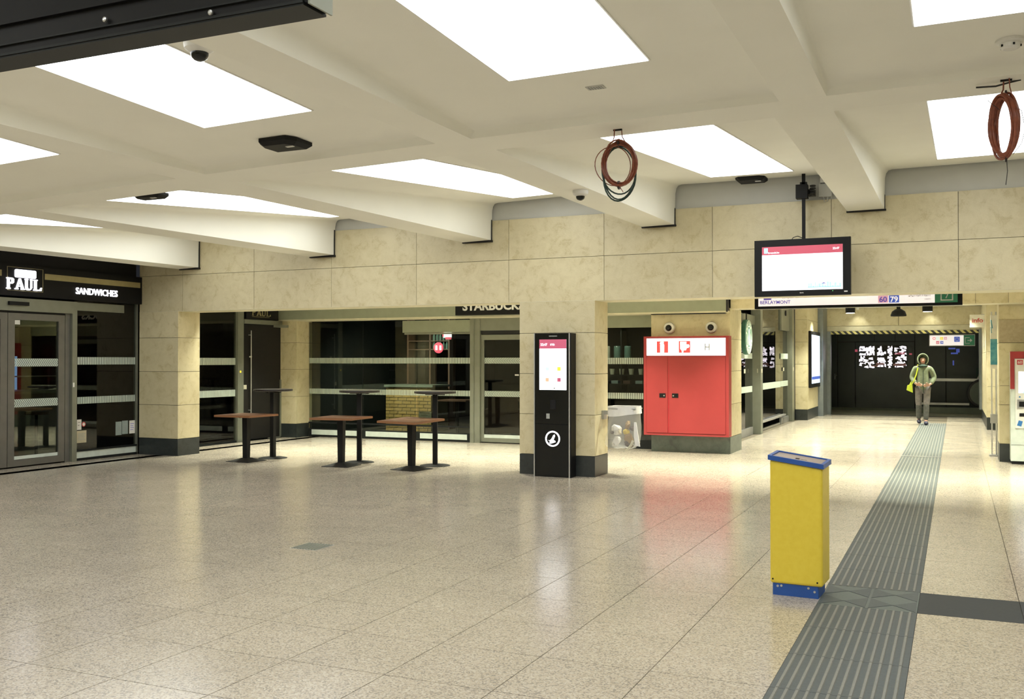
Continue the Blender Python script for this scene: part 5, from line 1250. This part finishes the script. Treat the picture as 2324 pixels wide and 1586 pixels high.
o = MB().box(-13.4, -13.3, 15.5, 15.72, 1.172, 1.27).build('menu_card', 'cream'); tag(o, 'small cream card leaning behind the cups on the bakery shelf', 'card')
for k in range(5):
    o = MB().lathe((-13.4, 14.75+k*.17, 1.652), [(.05, 0), (.06, .16), (.05, .2)], 12).build('jar', 'teal_glass'); tag(o, 'dim glass jar on the upper bakery shelf, %s from the column' % ORD[k], 'jar', 'jars on the bakery shelf')
for i, (x, y, z, w_) in enumerate(((-14.3, 12.5, 2.6, 8), (-13.6, 15.4, 2.6, 6), (-11.2, 18.0, 2.75, 800), (-6.2, 18.0, 2.75, 110))):
    spot((x, y, z), w_, 130, .9, (x-(.8 if i < 2 else 0), y+(.0 if i < 2 else 1.3), 1.0), .1)  # added unseen fill spots that brighten the shop interiors
# ================================================================== PEOPLE
def skin_mesh(name, verts, edges, radii, m_, parent, root=0, sub=2, flat=None):
    me = bpy.data.meshes.new(name+'_src'); me.from_pydata(verts, edges, []); o = bpy.data.objects.new('tmp', me); COL.objects.link(o)
    sm = o.modifiers.new('skin', 'SKIN'); sm.use_smooth_shade = True; sm.branch_smoothing = .6
    if not me.skin_vertices:
        bm = bmesh.new(); bm.from_mesh(me); bm.verts.layers.skin.verify(); bm.to_mesh(me); bm.free()
    for i, r_ in enumerate(radii):
        rr = r_ if isinstance(r_, tuple) else (r_, r_); me.skin_vertices[0].data[i].radius = rr; me.skin_vertices[0].data[i].use_root = (i == root)
    ss = o.modifiers.new('sub', 'SUBSURF'); ss.levels = sub; ss.render_levels = sub
    bpy.context.view_layer.update(); dg = bpy.context.evaluated_depsgraph_get()
    m2 = bpy.data.meshes.new_from_object(o.evaluated_get(dg)); bpy.data.objects.remove(o)
    m2.name = name; m2.materials.clear(); m2.materials.append(M[m_]); m2.polygons.foreach_set('use_smooth', [True]*len(m2.polygons))
    r = bpy.data.objects.new(name, m2); COL.objects.link(r); r.parent = parent; WL[r.name] = WL[parent.name].copy(); return r
def person(label, loc, rz, coat='coat_green', trouser='trouser', lower='trouser_dark', bag=True, hood=True):
    t = thing('person', label, 'person', loc)
    # joints: 0 pelvis 1 waist 2 chest 3 neck base 4 neck 5 head
    J = [(0, 0, .95), (0, .0, 1.10), (0, .01, 1.32), (0, .015, 1.45), (0, .0, 1.52), (0, -.01, 1.60), (0, -.015, 1.68),
         (-.17, .01, 1.42), (-.255, .03, 1.17), (-.165, -.13, 1.02), (-.125, -.17, 1.0),
         (.17, .01, 1.42), (.265, .03, 1.17), (.16, -.14, 1.01), (.10, -.19, .99),
         (-.09, 0, .90), (-.095, .02, .50), (-.085, .17, .12), (-.085, .10, .05),
         (.09, 0, .90), (.07, -.09, .50), (.06, -.12, .10), (.06, -.20, .045)]
    Ed = [(0, 1), (1, 2), (2, 3), (3, 4), (4, 5), (5, 6), (3, 7), (7, 8), (8, 9), (9, 10), (3, 11), (11, 12), (12, 13), (13, 14), (0, 15), (15, 16), (16, 17), (17, 18), (0, 19), (19, 20), (20, 21), (21, 22)]
    Rd = [(.13, .10), (.12, .09), (.14, .10), (.09, .07), .05, (.075, .085), (.068, .08), .055, .042, .030, .026, .055, .042, .030, .026, .085, .058, .04, .035, .085, .058, .04, .035]
    skin_mesh('body', J, Ed, Rd, 'skin', t)
    # face: nose, eyes, mouth
    MB().hexa([(-.012, -.088, 1.595), (.012, -.088, 1.595), (.010, -.075, 1.60), (-.010, -.075, 1.60)], [(-.006, -.090, 1.645), (.006, -.090, 1.645), (.006, -.075, 1.65), (-.006, -.075, 1.65)]).add([(-.016, -.108, 1.60), (.016, -.108, 1.60), (0, -.088, 1.645), (0, -.088, 1.592)], [(0, 1, 2), (0, 3, 1)]).build('nose', 'skin', t, local=True)
    MB().box(-.040, -.018, -.094, -.078, 1.645, 1.655).box(.018, .040, -.094, -.078, 1.645, 1.655).build('eyes', 'hair', t, local=True)
    MB().box(-.022, .022, -.094, -.078, 1.565, 1.572).build('mouth', 'red_print', t, local=True)
    if bag:   # hands: palm, four fingers and thumb on each
        for s_, w_ in ((-1, (-.125, -.17, 1.0)), (1, (.10, -.19, .99))):
            wv = Vector(w_); hb_ = MB().hexa([tuple(wv+Vector((a*-s_*.0+a, b_, c_))) for a, b_, c_ in ((-.035, -.018, -.03), (.035, -.018, -.03), (.035, .012, -.03), (-.035, .012, -.03))], [tuple(wv+Vector(p)) for p in ((-.035, -.018, .035), (.035, -.018, .035), (.035, .012, .035), (-.035, .012, .035))])
            for k in range(4):
                z = wv.z+.026-k*.018; L = (.065, .074, .068, .052)[k]
                hb_.tube([(wv.x-s_*.03, wv.y-.008, z), (wv.x-s_*(.03+L*.45), wv.y-.022, z-.004), (wv.x-s_*(.03+L), wv.y-.012, z-.012)], .0085, 6)
            hb_.tube([(wv.x+s_*.01, wv.y-.01, wv.z+.03), (wv.x-s_*.015, wv.y-.022, wv.z+.052), (wv.x-s_*.045, wv.y-.025, wv.z+.058)], .010, 6)
            hb_.build('hand', 'skin', t, local=True)
    # trousers and shoes
    Jl = [(0, 0, .93), (-.095, 0, .88), (-.10, .01, .70), (-.098, .02, .46), (.095, 0, .88), (.088, -.045, .70), (.072, -.095, .46)]
    skin_mesh('trousers', Jl, [(0, 1), (1, 2), (2, 3), (0, 4), (4, 5), (5, 6)], [.12, .105, .09, .078, .105, .09, .078], trouser, t)
    for a, b_ in (((-.098, .02, .54), (-.088, .15, .13)), ((.074, -.085, .54), (.061, -.12, .11))):
        A, B = Vector(a), Vector(b_); skin_mesh('lower_leg', [tuple(A), tuple(A.lerp(B, .5)), tuple(B)], [(0, 1), (1, 2)], [.080, .070, .062], lower, t)
    for x, y0_, y1_, z0_, z1_ in ((-.085, .17, .02, .09, .05), (.06, -.10, -.28, .055, .045)):
        skin_mesh('shoe', [(x, y0_, z0_), (x, (y0_+y1_)/2, z0_*.5+z1_*.5), (x, y1_, z1_)], [(0, 1), (1, 2)], [(.06, .065), (.056, .055), (.046, .04)], 'shoe', t)
    # coat: torso with both sleeves
    Jc = [(0, 0, .75), (0, 0, 1.04), (0, .01, 1.30), (0, .015, 1.44), (-.17, .01, 1.42), (-.26, .03, 1.17), (-.17, -.12, 1.03), (.17, .01, 1.42), (.27, .03, 1.17), (.165, -.13, 1.02)]
    skin_mesh('coat', Jc, [(0, 1), (1, 2), (2, 3), (3, 4), (4, 5), (5, 6), (3, 7), (7, 8), (8, 9)], [(.195, .15), (.165, .13), (.175, .13), (.12, .10), .085, .068, .052, .085, .068, .052], coat, t)
    MB().box(-.006, .006, -.168, -.12, .80, 1.36).build('zip', 'coat_dark', t, local=True)
    MB().lathe((0, 0, 1.45), [(.105, -.02), (.12, .02), (.085, .06)], 20).build('scarf', 'coat_dark', t, local=True)
    if hood:
        vs = []; NA, NB = 18, 9
        for j in range(NB):
            ph = R(8+j*13.5)           # from crown front edge back and down
            for i in range(NA+1):
                th = R(-158+316*i/NA)+pi/2
                vs.append((0, 0, 0))
        vs = []; 
        for j in range(11):
            f_ = j/10; y = -.085+f_*.20; rr = (.128, .136, .139, .139, .137, .132, .122, .108, .088, .06, .02)[j]
            for i in range(19):
                th = R(-62+304*i/18); vs.append((rr*cos(th)*.98, y, 1.625+rr*sin(th)*1.12))
        fs = [(j*19+i, j*19+i+1, (j+1)*19+i+1, (j+1)*19+i) for j in range(10) for i in range(18)]
        h_ = MB().add(vs, fs).build('hood', coat, t, local=True, smooth=True)
        sd_ = h_.modifiers.new('thick', 'SOLIDIFY'); sd_.thickness = .02
        vs2 = [(v[0]*.9, v[1]+.012, 1.625+(v[2]-1.625)*.9) for v in vs]
        MB().add(vs2, fs).build('hood_lining', 'hair', t, local=True, smooth=True)
    else:
        MB().lathe((0, .01, 1.64), [(.088, -.04), (.095, .02), (.085, .07), (.05, .10), (.01, .11)], 20).build('hair', 'coat_pale', t, local=True, smooth=True)
    if bag:
        MB().tube([(-.12, -.12, 1.42), (-.16, -.135, 1.25), (-.21, -.15, 1.10), (-.30, -.10, .96)], .014).tube([(-.12, -.05, 1.49), (-.12, .08, 1.44), (-.2, .14, 1.2), (-.31, .04, .96)], .014).build('bag_strap', 'lime', t, local=True)
        MB().hexa([(-.38, -.12, .86), (-.24, -.14, .80), (-.24, -.02, .80), (-.38, 0, .86)], [(-.36, -.11, .98), (-.25, -.12, 1.02), (-.25, -.03, 1.02), (-.36, 0, .98)]).build('shoulder_bag', 'lime', t, local=True)
    t.location = loc; t.rotation_euler.z = rz
    return t
p1 = person('person in a hooded green coat with lime shoulder bag, walking towards us', (-.76, 26.75, 0), R(5))
p2 = person('person in a pale coat half hidden beside the escalator', (.72, 33.1, .02), R(-90), 'coat_pale', 'trouser_dark', 'trouser_dark', False, True)
for o in bpy.data.objects:
    if o.parent is None and o.type in ('MESH', 'EMPTY') and 'label' not in o: print('NOLABEL', o.name)
